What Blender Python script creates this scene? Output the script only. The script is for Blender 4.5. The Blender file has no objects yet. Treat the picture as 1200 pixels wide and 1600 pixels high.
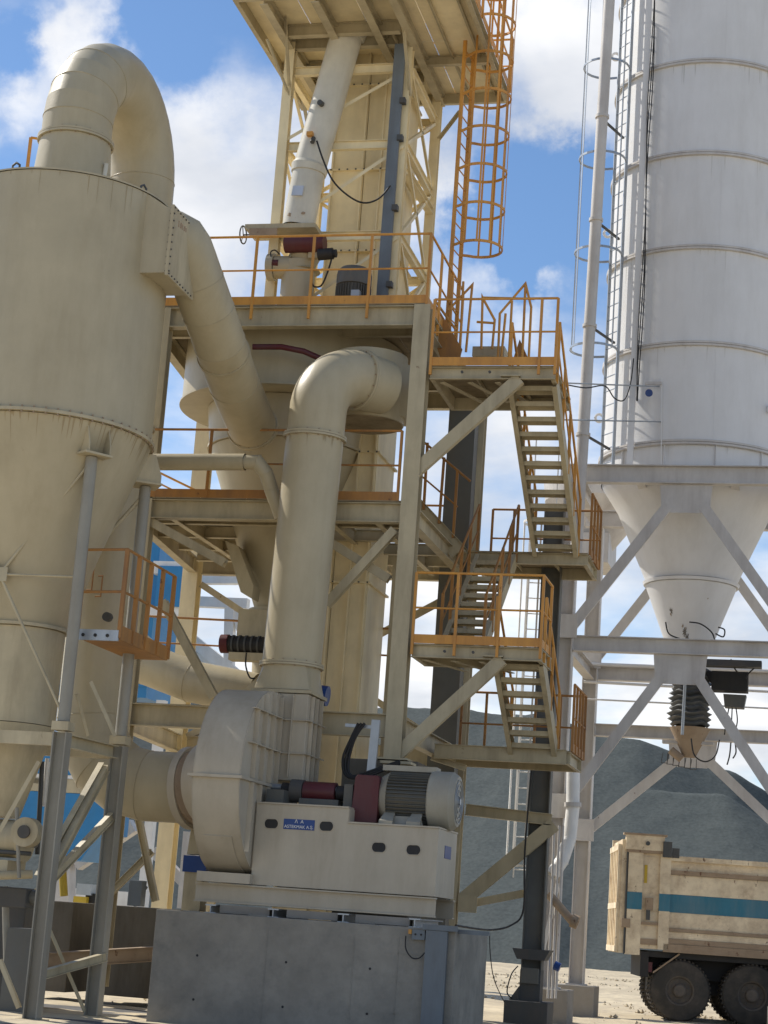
import bpy, math, random
from mathutils import Vector, Matrix
random.seed(7)
sc = bpy.context.scene
V = Vector
# ------------------------------------------------------------------ camera
F_PX, PITCH, ROLL, YAW, EYE = 2900.0, math.radians(12.4), math.radians(4.05), math.radians(14.0), 1.6
R0 = V((math.cos(YAW), math.sin(YAW), 0))
FW = V((-math.sin(YAW)*math.cos(PITCH), math.cos(YAW)*math.cos(PITCH), math.sin(PITCH)))
U0 = R0.cross(FW)
RT = R0*math.cos(ROLL) + U0*math.sin(ROLL)
UP = U0*math.cos(ROLL) - R0*math.sin(ROLL)
cd = bpy.data.cameras.new('camera'); cam = bpy.data.objects.new('camera', cd)
sc.collection.objects.link(cam)
cd.sensor_fit = 'VERTICAL'; cd.sensor_height = 36.0; cd.lens = 36.0*F_PX/1600.0
cd.clip_start = 0.1; cd.clip_end = 6000
M = Matrix.Identity(4)
for i in range(3):
    M[i][0] = RT[i]; M[i][1] = UP[i]; M[i][2] = -FW[i]
M[0][3], M[1][3], M[2][3] = 0, 0, EYE
cam.matrix_world = M
sc.camera = cam
sc.render.resolution_x, sc.render.resolution_y = 768, 1024

def P(px, py, Y):
    """survey helper: the world point seen at photo pixel (px, py) on the vertical plane Y"""
    d = FW + RT*((px-600)/F_PX) - UP*((py-800)/F_PX)
    k = Y/d.y
    return V((d.x*k, Y, EYE + d.z*k))
# ------------------------------------------------------------------ light
SUN_EL = math.radians(43); SUN_DIR = V((-0.94, 0.34, 0)).normalized()
sdir = V((SUN_DIR.x*math.cos(SUN_EL), SUN_DIR.y*math.cos(SUN_EL), math.sin(SUN_EL)))
sl = bpy.data.lights.new('sun', 'SUN'); sl.energy = 5.0; sl.angle = math.radians(0.6); sl.color = (1, 0.95, 0.86)
so = bpy.data.objects.new('sun', sl); sc.collection.objects.link(so)
so.rotation_euler = sdir.to_track_quat('Z', 'Y').to_euler(); so.location = (0, 0, 60)
w = bpy.data.worlds.new('World'); sc.world = w; w.use_nodes = True
nt = w.node_tree; N = nt.nodes; L = nt.links; N.clear()
def nn(t, **k):
    n = N.new(t)
    for a, b in k.items(): setattr(n, a, b)
    return n
out = nn('ShaderNodeOutputWorld'); bg = nn('ShaderNodeBackground'); bg.inputs[1].default_value = 0.135
sky = nn('ShaderNodeTexSky', sky_type='NISHITA', sun_disc=False)
sky.sun_elevation = SUN_EL; sky.sun_rotation = math.atan2(SUN_DIR.x, SUN_DIR.y)
sky.air_density = 1.0; sky.dust_density = 0.25; sky.ozone_density = 2.6; sky.altitude = 900
tc = nn('ShaderNodeTexCoord'); sx = nn('ShaderNodeSeparateXYZ'); L.new(tc.outputs['Generated'], sx.inputs[0])
def mth(op, a, b=None, clamp=False):
    n = nn('ShaderNodeMath', operation=op, use_clamp=clamp)
    for i, v in enumerate((a, b)):
        if v is None: continue
        if hasattr(v, 'default_value') or hasattr(v, 'links'): L.new(v, n.inputs[i])
        else: n.inputs[i].default_value = v
    return n.outputs[0]
zz = mth('ADD', mth('MAXIMUM', sx.outputs[2], 0.0), 0.22)
cx = nn('ShaderNodeCombineXYZ')
L.new(mth('DIVIDE', sx.outputs[0], zz), cx.inputs[0]); L.new(mth('DIVIDE', sx.outputs[1], zz), cx.inputs[1])
n1 = nn('ShaderNodeTexNoise'); n1.inputs['Scale'].default_value = 2.6; n1.inputs['Detail'].default_value = 9
n1.inputs['Roughness'].default_value = 0.56; n1.inputs['Distortion'].default_value = 0.25
mp = nn('ShaderNodeMapping'); mp.inputs['Location'].default_value = (3.1, 1.7, 0.4); L.new(cx.outputs[0], mp.inputs[0]); L.new(mp.outputs[0], n1.inputs['Vector'])
# cloud banks and openings of this sky, each at its own bearing and height
dn = nn('ShaderNodeTexNoise'); dn.inputs['Scale'].default_value = 22; dn.inputs['Detail'].default_value = 7; dn.inputs['Roughness'].default_value = .6; L.new(tc.outputs['Generated'], dn.inputs['Vector'])
ds = nn('ShaderNodeVectorMath', operation='MULTIPLY_ADD'); L.new(dn.outputs['Color'], ds.inputs[0]); ds.inputs[1].default_value = (.075, .075, .075); dsub = nn('ShaderNodeVectorMath', operation='SUBTRACT'); L.new(tc.outputs['Generated'], dsub.inputs[0]); dsub.inputs[1].default_value = (.0375, .0375, .0375); L.new(dsub.outputs[0], ds.inputs[2])
def bank(px, py, rad):
    d = (FW + RT*((px-600)/F_PX) - UP*((py-800)/F_PX)).normalized()
    vm = nn('ShaderNodeVectorMath', operation='DISTANCE'); L.new(ds.outputs[0], vm.inputs[0]); vm.inputs[1].default_value = d
    mr = nn('ShaderNodeMapRange', interpolation_type='SMOOTHSTEP'); L.new(vm.outputs['Value'], mr.inputs[0])
    mr.inputs[1].default_value = rad; mr.inputs[2].default_value = 0.0; mr.inputs[3].default_value = 0; mr.inputs[4].default_value = 1
    return mr.outputs[0]
cov = n1.outputs['Fac']
for px, py, rad, a in ((340, 300, 0.085, 0.34), (270, 440, 0.07, 0.2), (860, 60, 0.085, 0.36), (660, 230, .04, .3), (880, 200, .03, .2), (820, 480, .03, .16), (700, 480, .05, .2), (125, 45, 0.034, 0.26), (1000, 120, .06, .2), (60, 175, .03, .14), (180, 120, .05, .1), (1190, 1000, 0.1, 0.12), (560, 900, 0.16, 0.2), (660, 330, .035, .25), (560, 200, .05, .3), (1080, 1120, .06, .2), (860, 600, 0.075, 0.22), (10, 170, .02, .1),
                       (270, 60, 0.04, -0.28), (15, 90, 0.03, -0.28), (770, 330, 0.035, -0.3), (865, 320, 0.05, -0.4), (820, 390, .03, -.2), (335, 325, .018, -.12), (1250, 1230, 0.03, -.14)):
    cov = mth('ADD', cov, mth('MULTIPLY', bank(px, py, rad), a))
low = nn('ShaderNodeMapRange', interpolation_type='SMOOTHSTEP'); L.new(sx.outputs[2], low.inputs[0])
low.inputs[1].default_value = 0.34; low.inputs[2].default_value = 0.06; low.inputs[3].default_value = 0; low.inputs[4].default_value = 0.2
cov = mth('ADD', cov, low.outputs[0])
cr = nn('ShaderNodeMapRange', interpolation_type='SMOOTHSTEP'); L.new(cov, cr.inputs[0])
cr.inputs[1].default_value = 0.44; cr.inputs[2].default_value = 0.86; cr.inputs[3].default_value = 0; cr.inputs[4].default_value = 0.95
n2 = nn('ShaderNodeTexNoise'); n2.inputs['Scale'].default_value = 3.2; n2.inputs['Detail'].default_value = 6
L.new(cx.outputs[0], n2.inputs['Vector'])
cc = nn('ShaderNodeMixRGB'); cc.inputs[1].default_value = (4.9, 5.1, 5.5, 1); cc.inputs[2].default_value = (7.9, 7.85, 7.8, 1)
c2 = nn('ShaderNodeMapRange'); L.new(n2.outputs['Fac'], c2.inputs[0]); c2.inputs[1].default_value = 0.36; c2.inputs[2].default_value = 0.62
L.new(c2.outputs[0], cc.inputs[0])
hs = nn('ShaderNodeHueSaturation'); hs.inputs['Saturation'].default_value = 1.08; L.new(sky.outputs[0], hs.inputs['Color'])
mx = nn('ShaderNodeMixRGB'); L.new(cr.outputs[0], mx.inputs[0]); L.new(hs.outputs[0], mx.inputs[1]); L.new(cc.outputs[0], mx.inputs[2])
L.new(mx.outputs[0], bg.inputs[0]); L.new(bg.outputs[0], out.inputs[0])
sc.view_settings.view_transform = 'Standard'; sc.view_settings.look = 'None'; sc.view_settings.gamma = 1
sc.view_settings.exposure = 0.12; sc.view_settings.use_curve_mapping = False
sc.render.engine = 'CYCLES'
sc.cycles.max_bounces = 6; sc.cycles.diffuse_bounces = 4

# ------------------------------------------------------------------ materials
def mat(name, col, rough=0.5, metal=0.0, dirt=None, amt=0.5, scale=1.5, streak=True, bump=0.15, bscale=30, rust=0.0, var=0.12, spec=0.35):
    m = bpy.data.materials.new(name); m.use_nodes = True
    t = m.node_tree; n = t.nodes; l = t.links
    b = n['Principled BSDF']; b.inputs['Roughness'].default_value = rough; b.inputs['Metallic'].default_value = metal
    b.inputs['Specular IOR Level'].default_value = spec
    g = n.new('ShaderNodeNewGeometry'); src = g.outputs['Position']
    def noise(sc_, det, mapscale=(1, 1, 1), ro=0.6):
        mpn = n.new('ShaderNodeMapping'); mpn.inputs['Scale'].default_value = mapscale; l.new(src, mpn.inputs[0])
        x = n.new('ShaderNodeTexNoise'); x.inputs['Scale'].default_value = sc_; x.inputs['Detail'].default_value = det; x.inputs['Roughness'].default_value = ro
        l.new(mpn.outputs[0], x.inputs['Vector']); return x.outputs['Fac']
    def rng(f, a, b_, c=0, d=1):
        r = n.new('ShaderNodeMapRange'); l.new(f, r.inputs[0])
        for i, v in enumerate((a, b_, c, d)): r.inputs[i+1].default_value = v
        return r.outputs[0]
    c0 = (*col, 1)
    mixv = n.new('ShaderNodeMixRGB'); mixv.inputs[1].default_value = tuple(v*(1-var) for v in col)+(1,); mixv.inputs[2].default_value = tuple(min(1, v*(1+var)) for v in col)+(1,)
    l.new(rng(noise(scale, 5), 0.3, 0.7), mixv.inputs[0]); cur = mixv.outputs[0]
    if dirt:
        f1 = noise(2.2, 7, (1, 1, 0.22) if streak else (1, 1, 1), 0.68)
        f2 = noise(9, 4, (1, 1, 0.08) if streak else (1, 1, 1))
        mu = n.new('ShaderNodeMath'); mu.operation = 'MULTIPLY'; l.new(rng(f1, 0.42, 0.75), mu.inputs[0]); l.new(rng(f2, 0.25, 0.75, 0.35, 1), mu.inputs[1])
        m2 = n.new('ShaderNodeMath'); m2.operation = 'MULTIPLY'; m2.use_clamp = True; l.new(mu.outputs[0], m2.inputs[0]); m2.inputs[1].default_value = amt*2
        mr = n.new('ShaderNodeMixRGB'); l.new(m2.outputs[0], mr.inputs[0]); l.new(cur, mr.inputs[1]); mr.inputs[2].default_value = (*dirt, 1); cur = mr.outputs[0]
    if rust:
        f3 = noise(6, 8, (1, 1, 0.6), 0.7)
        mr = n.new('ShaderNodeMixRGB'); l.new(rng(f3, 0.72-rust*0.16, 0.78-rust*0.16), mr.inputs[0]); l.new(cur, mr.inputs[1]); mr.inputs[2].default_value = (0.13, 0.06, 0.03, 1); cur = mr.outputs[0]
    l.new(cur, b.inputs['Base Color'])
    if bump:
        bp = n.new('ShaderNodeBump'); bp.inputs['Strength'].default_value = bump; bp.inputs['Distance'].default_value = 0.01
        l.new(noise(bscale, 4), bp.inputs['Height']); l.new(bp.outputs[0], b.inputs['Normal'])
        bp2 = n.new('ShaderNodeBump'); bp2.inputs['Strength'].default_value = min(1, bump*1.3); bp2.inputs['Distance'].default_value = 0.03
        l.new(noise(1.8, 2), bp2.inputs['Height']); l.new(bp.outputs[0], bp2.inputs['Normal']); l.new(bp2.outputs[0], b.inputs['Normal'])
    return m
BR = (0.20, 0.15, 0.09)
CREAM = mat('cream_paint', (0.455, 0.395, 0.268), 0.42, dirt=(0.30, 0.24, 0.14), amt=0.26, rust=0.05, var=0.07)
ELC = mat('brightened_cream_paint', (0.82, 0.70, 0.45), 0.5, dirt=(0.52, 0.42, 0.25), amt=0.3, rust=0.08)  # yellower cream, albedo raised to stand in for light missing on the elevator
BGREY = mat('blue_grey_steel', (0.17, 0.195, 0.215), 0.5, 0.2, dirt=(0.12, 0.12, 0.12), amt=0.5)
LEGM = mat('leg_grey_paint', (0.30, 0.285, 0.24), 0.5, dirt=(0.24, 0.21, 0.16), amt=0.5, rust=0.15)
CREAM2 = mat('cream_beam_paint', (0.50, 0.43, 0.285), 0.5, dirt=(0.27, 0.22, 0.14), amt=0.55, rust=0.25)
FANM = mat('fan_cream_paint', (0.48, 0.425, 0.33), 0.5, dirt=(0.33, 0.27, 0.19), amt=0.4, var=0.08)
PALE = mat('pale_duct_paint', (0.62, 0.585, 0.49), 0.3, dirt=(0.42, 0.38, 0.3), amt=0.35, rust=0.15)
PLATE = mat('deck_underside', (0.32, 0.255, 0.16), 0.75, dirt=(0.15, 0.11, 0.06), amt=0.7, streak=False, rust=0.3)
ORG = mat('orange_paint', (0.66, 0.32, 0.065), 0.45, dirt=(0.30, 0.13, 0.05), amt=0.5, rust=0.4)
ORD = mat('worn_orange_paint', (0.42, 0.20, 0.055), 0.6, dirt=(0.2, 0.11, 0.06), amt=0.6, rust=0.6)
SILO = mat('silo_white_paint', (0.70, 0.69, 0.68), 0.5, dirt=(0.52, 0.5, 0.47), amt=0.3, var=0.03, bump=0.1)
SILOB = mat('silo_frame_paint', (0.58, 0.55, 0.515), 0.5, dirt=(0.36, 0.32, 0.29), amt=0.5, rust=0.25)
GALV = mat('galvanised_steel', (0.40, 0.43, 0.46), 0.4, 0.6, dirt=(0.24, 0.24, 0.24), amt=0.4)
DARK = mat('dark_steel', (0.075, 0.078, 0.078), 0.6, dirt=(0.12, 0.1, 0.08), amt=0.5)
DGREY = mat('dark_grey_paint', (0.13, 0.132, 0.122), 0.6, dirt=(0.15, 0.13, 0.1), amt=0.5)
BLACK = mat('black_rubber', (0.022, 0.022, 0.023), 0.6, dirt=(0.06, 0.05, 0.04), amt=0.3)
RED = mat('dark_red_paint', (0.10, 0.018, 0.022), 0.45, dirt=(0.1, 0.05, 0.05), amt=0.5)
MOTOR = mat('motor_grey_paint', (0.10, 0.102, 0.095), 0.5, dirt=(0.2, 0.17, 0.12), amt=0.4)
MOTC = mat('motor_cowl_paint', (0.36, 0.335, 0.27), 0.5, dirt=(0.26, 0.22, 0.16), amt=0.5)
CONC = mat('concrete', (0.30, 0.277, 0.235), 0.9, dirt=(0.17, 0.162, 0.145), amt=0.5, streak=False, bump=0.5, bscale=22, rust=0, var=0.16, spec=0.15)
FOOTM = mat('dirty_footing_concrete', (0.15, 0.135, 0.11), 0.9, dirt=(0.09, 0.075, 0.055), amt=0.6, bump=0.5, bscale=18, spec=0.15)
CONC2 = mat('pale_concrete', (0.30, 0.275, 0.24), 0.9, dirt=(0.25, 0.22, 0.18), amt=0.5, streak=False, bump=0.5, bscale=22, spec=0.15)
BLUE = mat('blue_cladding', (0.03, 0.21, 0.46), 0.4, dirt=(0.06, 0.2, 0.36), amt=0.4)
BLUE2 = mat('blue_sign_enamel', (0.02, 0.06, 0.22), 0.35)
WHITE = mat('white_paint', (0.78, 0.77, 0.74), 0.5, dirt=(0.6, 0.57, 0.52), amt=0.3)
TRK = mat('truck_bed_cream', (0.78, 0.66, 0.47), 0.55, dirt=(0.42, 0.31, 0.2), amt=0.7, streak=False, rust=0.65)
TRKD = mat('truck_bed_dusty_rail', (0.36, 0.27, 0.185), 0.75, dirt=(0.24, 0.17, 0.11), amt=0.6, streak=False, rust=0.7)
TBLUE = mat('truck_blue_stripe', (0.035, 0.17, 0.25), 0.5, dirt=(0.2, 0.24, 0.25), amt=0.4)
TYRE = mat('dusty_tyre_rubber', (0.05, 0.047, 0.042), 0.9, dirt=(0.12, 0.1, 0.08), amt=0.6, streak=False)
RIM = mat('dusty_rim', (0.09, 0.08, 0.07), 0.7, dirt=(0.2, 0.16, 0.12), amt=0.5, streak=False)
SAND = mat('sandy_ground', (0.55, 0.465, 0.325), 0.95, dirt=(0.36, 0.3, 0.23), amt=0.75, scale=0.25, streak=False, bump=0.8, bscale=6, var=0.2, spec=0.1)
MOUND = mat('grey_gravel', (0.083, 0.094, 0.09), 0.95, dirt=(0.105, 0.113, 0.106), amt=0.35, scale=5, streak=False, bump=1.0, bscale=6, var=0.2, spec=0.1)
BELL = mat('bellows_fabric', (0.10, 0.105, 0.105), 0.45, dirt=(0.25, 0.24, 0.23), amt=0.5, streak=False)
YEL = mat('yellow_paint', (0.55, 0.38, 0.04), 0.5)
ALU = mat('foil_label', (0.55, 0.55, 0.56), 0.35, 0.5)

# ------------------------------------------------------------------ mesh helpers
class MB:
    def __init__(s): s.v = []; s.f = []
    def add(s, vs, fs):
        o = len(s.v); s.v += [V(a) for a in vs]; s.f += [tuple(i+o for i in f) for f in fs]; return s
    def box(s, x0, x1, y0, y1, z0, z1):
        return s.add([(x, y, z) for x in (x0, x1) for y in (y0, y1) for z in (z0, z1)],
                     [(0, 1, 3, 2), (4, 6, 7, 5), (0, 4, 5, 1), (2, 3, 7, 6), (0, 2, 6, 4), (1, 5, 7, 3)])
    def frame(s, p, q, side=None):
        d = (q-p).normalized()
        if side is None: side = V((0, 0, 1)) if abs(d.z) < 0.9 else V((0, 1, 0))
        b = d.cross(side)
        if b.length < 1e-4: b = d.cross(V((1, 0, 0)))
        b.normalize(); a = b.cross(d).normalized(); return d, a, b      # a ~ side, b = across
    def bar(s, p, q, w, h, side=None, oa=0, ob=0):
        """rectangular bar p->q; h along side, w across"""
        p, q = V(p), V(q); d, a, b = s.frame(p, q, side)
        vs = []
        for e in (p, q):
            for (i, j) in ((-1, -1), (1, -1), (1, 1), (-1, 1)):
                vs.append(e + b*(ob+i*w/2) + a*(oa+j*h/2))
        return s.add(vs, [(0, 1, 2, 3), (7, 6, 5, 4), (0, 4, 5, 1), (1, 5, 6, 2), (2, 6, 7, 3), (3, 7, 4, 0)])
    def hsec(s, p, q, w, h, side=None, t=0.014):
        """I section: flanges w wide at +-h/2 along side"""
        s.bar(p, q, w, t, side, oa=h/2-t/2); s.bar(p, q, w, t, side, oa=-h/2+t/2); s.bar(p, q, t*0.8, h-2*t, side); return s
    def csec(s, p, q, w, h, side=None, t=0.012, flip=1):
        """channel: web on the near side (ob), flanges at +-h/2"""
        s.bar(p, q, t, h, side, ob=-flip*(w/2-t/2)); s.bar(p, q, w-t, t, side, oa=h/2-t/2, ob=flip*t/2); s.bar(p, q, w-t, t, side, oa=-h/2+t/2, ob=flip*t/2); return s
    def lsec(s, p, q, w, side=None, t=0.008):
        s.bar(p, q, w, t, side, oa=w/2-t/2); s.bar(p, q, t, w-t, side, oa=-t/2, ob=w/2-t/2); return s
    def tube(s, pts, r, n=16, caps=True, hollow=0):
        pts = [V(a) for a in pts]; m = len(pts)
        rs = r if isinstance(r, (list, tuple)) else [r]*m
        ds = [(pts[i+1]-pts[i]).normalized() for i in range(m-1)]
        d, a, b = s.frame(pts[0], pts[1])
        nrm = [ds[0]] + [(ds[i-1]+ds[i]).normalized() for i in range(1, m-1)] + [ds[-1]]
        ring = [a*math.cos(2*math.pi*k/n)*rs[0] + b*math.sin(2*math.pi*k/n)*rs[0] for k in range(n)]
        o = len(s.v); s.v += [pts[0]+x for x in ring]
        for i in range(1, m):
            dd = ds[i-1]; nr = []
            for x in ring:
                perp = x - dd*x.dot(dd); base = pts[i] + perp*(rs[i]/max(rs[i-1], 1e-6)) if perp.length > 0 else pts[i]
                k = (pts[i]-base).dot(nrm[i])/dd.dot(nrm[i]); nr.append(base + dd*k - pts[i])
            s.v += [pts[i]+x for x in nr]; ring = nr
            for k in range(n):
                A = o+(i-1)*n+k; B = o+(i-1)*n+(k+1) % n; s.f.append((A, B, B+n, A+n))
        if caps: s.f.append(tuple(o+k for k in reversed(range(n)))); s.f.append(tuple(o+(m-1)*n+k for k in range(n)))
        return s
    def lathe(s, c, prof, n=48, axis='Z', caps=True, a0=0, a1=2*math.pi):
        """prof: list of (radius, height) round an axis through c"""
        c = V(c); o = len(s.v); full = abs(a1-a0-2*math.pi) < 1e-6; nn_ = n if full else n+1
        for r, h in prof:
            for k in range(nn_):
                t = a0+(a1-a0)*k/n; x, y = r*math.cos(t), r*math.sin(t)
                s.v.append(c + (V((x, y, h)) if axis == 'Z' else V((h, x, y)) if axis == 'X' else V((y, h, x))))
        for i in range(len(prof)-1):
            for k in range(n):
                A = o+i*nn_+k; B = o+i*nn_+(k+1) % nn_; s.f.append((A, B, B+nn_, A+nn_))
        if caps and full:
            s.f.append(tuple(o+k for k in reversed(range(n)))); s.f.append(tuple(o+(len(prof)-1)*nn_+k for k in range(n)))
        return s
    def prism(s, poly, vec):
        """closed polygon extruded by vec"""
        poly = [V(a) for a in poly]; vec = V(vec); n = len(poly)
        return s.add(poly+[a+vec for a in poly], [tuple(range(n)), tuple(reversed(range(n, 2*n)))] + [(i, i+n, (i+1) % n+n, (i+1) % n) for i in range(n)])
    def build(s, name, m, root=None, kind=None, label=None, smooth=None, bevel=0):
        me = bpy.data.meshes.new(name)
        off = root.matrix_world.translation if root is not None else V((0, 0, 0))
        if root is not None:
            off = V((0, 0, 0)); r = root
            while r is not None: off = off + r.location; r = r.parent
        me.from_pydata([a-off for a in s.v], [], s.f); me.materials.append(m)
        import bmesh
        bm = bmesh.new(); bm.from_mesh(me); bmesh.ops.recalc_face_normals(bm, faces=bm.faces)
        if bevel:
            bmesh.ops.bevel(bm, geom=list(bm.edges), offset=bevel, segments=2, affect='EDGES', profile=0.5)
        bm.to_mesh(me); bm.free()
        if smooth:
            for p in me.polygons: p.use_smooth = True
            me.set_sharp_from_angle(angle=math.radians(smooth))
        o = bpy.data.objects.new(name, me); sc.collection.objects.link(o)
        if root is not None: o.parent = root
        if kind: o['kind'] = kind
        if label: o['label'] = label
        return o
def T(name, label, cat, loc, group=None):
    o = bpy.data.objects.new(name, None); o.empty_display_size = 0.2; sc.collection.objects.link(o); o.location = V(loc)
    o['label'] = label; o['category'] = cat
    if group: o['group'] = group
    return o
def tag(o, label, cat, group=None):
    o['label'] = label; o['category'] = cat
    if group: o['group'] = group
    return o
def duct(root, pts, r, m, n=40, names=None, flanges=(), merge=None):
    """ducting built section by section, with mitred joints and weld beads; flanges = indices of path points with bolted rings"""
    full = MB().tube(pts, r, n, caps=False); segs = len(pts)-1
    if merge:
        a_, z_ = merge; b = MB(); b.v = full.v[a_*n:(z_+1)*n]
        b.f = [(q*n+k, q*n+(k+1) % n, (q+1)*n+(k+1) % n, (q+1)*n+k) for q in range(z_-a_) for k in range(n)]
        b.build('elbow', m, root, smooth=40)
    for i in range(segs):
        if merge and merge[0] <= i < merge[1]: continue
        b = MB(); b.v = full.v[i*n:(i+2)*n]; b.f = [(k, (k+1) % n, (k+1) % n+n, k+n) for k in range(n)]
        b.build(names[i] if names else ('duct_section' if (V(pts[i+1])-V(pts[i])).length > 0.5 else 'elbow_gore'), m, root, smooth=20)
        if i and (segs < 12 or i % 2):
            ring = [full.v[i*n+k] for k in range(n)]; c = V(pts[i]); bb = MB()
            ring2 = [c+(x-c)*1.006 for x in ring]; bb.tube(ring2+[ring2[0]], 0.005, 6, caps=False)
            bb.build('weld_seam', m, root, smooth=60)
    for (i, rr) in flanges:
        c = V(pts[i]); d = (V(pts[min(i+1, segs)])-V(pts[max(i-1, 0)])).normalized()
        flange(root, c, d, rr, m)
def flange(root, c, d, r, m, t=0.035, bolts=16):
    c = V(c); d = V(d).normalized()
    f = MB().tube([c-d*t, c-d*0.003], r, 40).tube([c+d*0.003, c+d*t], r, 40).build('flange', m, root, smooth=30)
    _, a, b = MB().frame(c-d, c+d)
    bm_ = MB()
    for k in range(bolts):
        t_ = 2*math.pi*k/bolts; q = c+(a*math.cos(t_)+b*math.sin(t_))*(r-0.03); bm_.tube([q-d*(t+0.018), q+d*(t+0.018)], 0.012, 6)
    bm_.build('bolt_ring', TRKD, root, kind='stuff')
def cable(name, pts, r, label, cat='cable', m=None, group=None, root=None, sag=0.0, n=14):
    pts = [V(p) for p in pts]
    if len(pts) == 2 and sag:
        a, b = pts; pts = [a.lerp(b, k/n) - V((0, 0, sag*4*(k/n)*(1-k/n))) for k in range(n+1)]
    else:
        q = []
        for i in range(len(pts)-1):
            p0 = pts[max(i-1, 0)]; p1 = pts[i]; p2 = pts[i+1]; p3 = pts[min(i+2, len(pts)-1)]
            for k in range(5):
                t = k/5; q.append(0.5*((2*p1)+(p2-p0)*t+(2*p0-5*p1+4*p2-p3)*t*t+(-p0+3*p1-3*p2+p3)*t**3))
        q.append(pts[-1]); pts = q
    o = MB().tube(pts, r, 8).build(name, m or BLACK, root, smooth=60)
    if root is None: tag(o, label, cat, group)
    return o
def railing(label, runs, h=1.1, m=None, spacing=1.25, toe=0.14, group='orange guard rails', posts_down=0.0, r=0.021, kick=True, cat='guard rail'):
    """runs: list of polylines of foot points; each run gets rails, posts and toe board"""
    m = m or ORG
    t = T('guard_rail', label, cat, runs[0][0], group)
    for pts in runs:
        pts = [V(p) for p in pts]; up = V((0, 0, h)); mid = V((0, 0, h*0.5))
        MB().tube([p+up for p in pts], r, 10).build('top_rail', m, t, smooth=50)
        MB().tube([p+mid for p in pts], r*0.8, 8).build('mid_rail', m, t, smooth=50)
        for i in range(len(pts)-1):
            a, b = pts[i], pts[i+1]; L_ = (b-a).length; k = max(1, round(L_/spacing))
            for j in range(k+1 if i == len(pts)-2 else k):
                q = a.lerp(b, j/k); MB().bar(q-V((0, 0, posts_down)), q+up, 0.042, 0.042).build('post', m, t)
            if toe:
                d = (b-a).normalized(); e = 0.02
                MB().bar(a+V((0, 0, toe/2))+d*e, b+V((0, 0, toe/2))-d*e, 0.008, toe).build('toe_board', m, t)
    return t

# ------------------------------------------------------------------ ground and mound
def terrain(name, x0, x1, y0, y1, nx, ny, fn, m):
    vs = [(x0+(x1-x0)*i/nx, y0+(y1-y0)*j/ny, 0) for j in range(ny+1) for i in range(nx+1)]
    vs = [(x, y, fn(x, y)) for x, y, z in vs]
    fs = [(j*(nx+1)+i, j*(nx+1)+i+1, (j+1)*(nx+1)+i+1, (j+1)*(nx+1)+i) for j in range(ny) for i in range(nx)]
    b = MB(); b.v = [V(a) for a in vs]; b.f = fs
    return b.build(name, m, None, 'structure', smooth=60)
from mathutils import noise as mnoise
def nz(x, y, s, k=0): return mnoise.noise(V((x*s, y*s, k)))
terrain('ground', -1500, 1500, -60, 3000, 2, 2, lambda x, y: -0.02, SAND)
terrain('ground_near', -45, 30, -5, 100, 300, 420, lambda x, y: max(-0.012, 0.06*nz(x*.35, y*1.6, 0.6)+0.04*nz(x*.6, y*2, 1.2, 3)+0.015*nz(x, y, 5, 5) - 0.05*max(0, 1-abs(abs(y-44-x*.18)-1)/.35)), SAND)
skyline = [(-130, 9), (-80, 17), (-45, 17.0), (-35, 15.3), (-21.5, 15.2), (-17.5, 15.1), (-14.2, 14.0), (-11.4, 13.6), (-7.5, 12.4), (-5.8, 12.1), (-3.6, 10.9), (2, 6.8), (9, 1.6), (12, 0), (300, 0)]
def sky_h(x):
    for (a, b), (c, d) in zip(skyline, skyline[1:]):
        if a <= x <= c: return b+(d-b)*(x-a)/(c-a)
    return 0
def mound_h(x, y):
    h = sky_h(x*115/max(y, 60) if y < 150 else x)
    ridge = 117+2.5*nz(x, 0, 0.05); d = abs(y-ridge)
    prof = h - d*0.62*(1 if y < ridge else 0.7)
    n_ = 0.22*nz(x, y, 0.1)+0.12*nz(x, y, 0.4, 2)+0.07*nz(x, y, 1.3, 4)
    gul = -0.22*abs(nz(x, y*0.15, 0.22, 7))
    # a second, lower heap leaning on the right flank
    x2, y2 = x+5.0, y-110; prof = max(prof, 10.2-0.60*math.hypot(max(0, abs(x2+6)-5)*1.0, y2) if x > -30 else -9)
    return (prof + n_ + gul) if prof > -0.4 else -0.6
terrain('gravel_mound', -140, 25, 84, 150, 420, 190, mound_h, MOUND)

APR = mat('dark_apron_concrete', (0.15, 0.145, 0.14), 0.9, dirt=(0.09, 0.085, 0.08), amt=0.7, scale=0.5, streak=False, bump=0.5, bscale=9, spec=0.15)
MB().box(-16, -4.7, 21.5, 29.0, -0.3, 0.0).build('added_dark_apron', APR, None, 'structure')  # mostly unseen slab, added and kept dark to cut ground bounce
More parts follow.
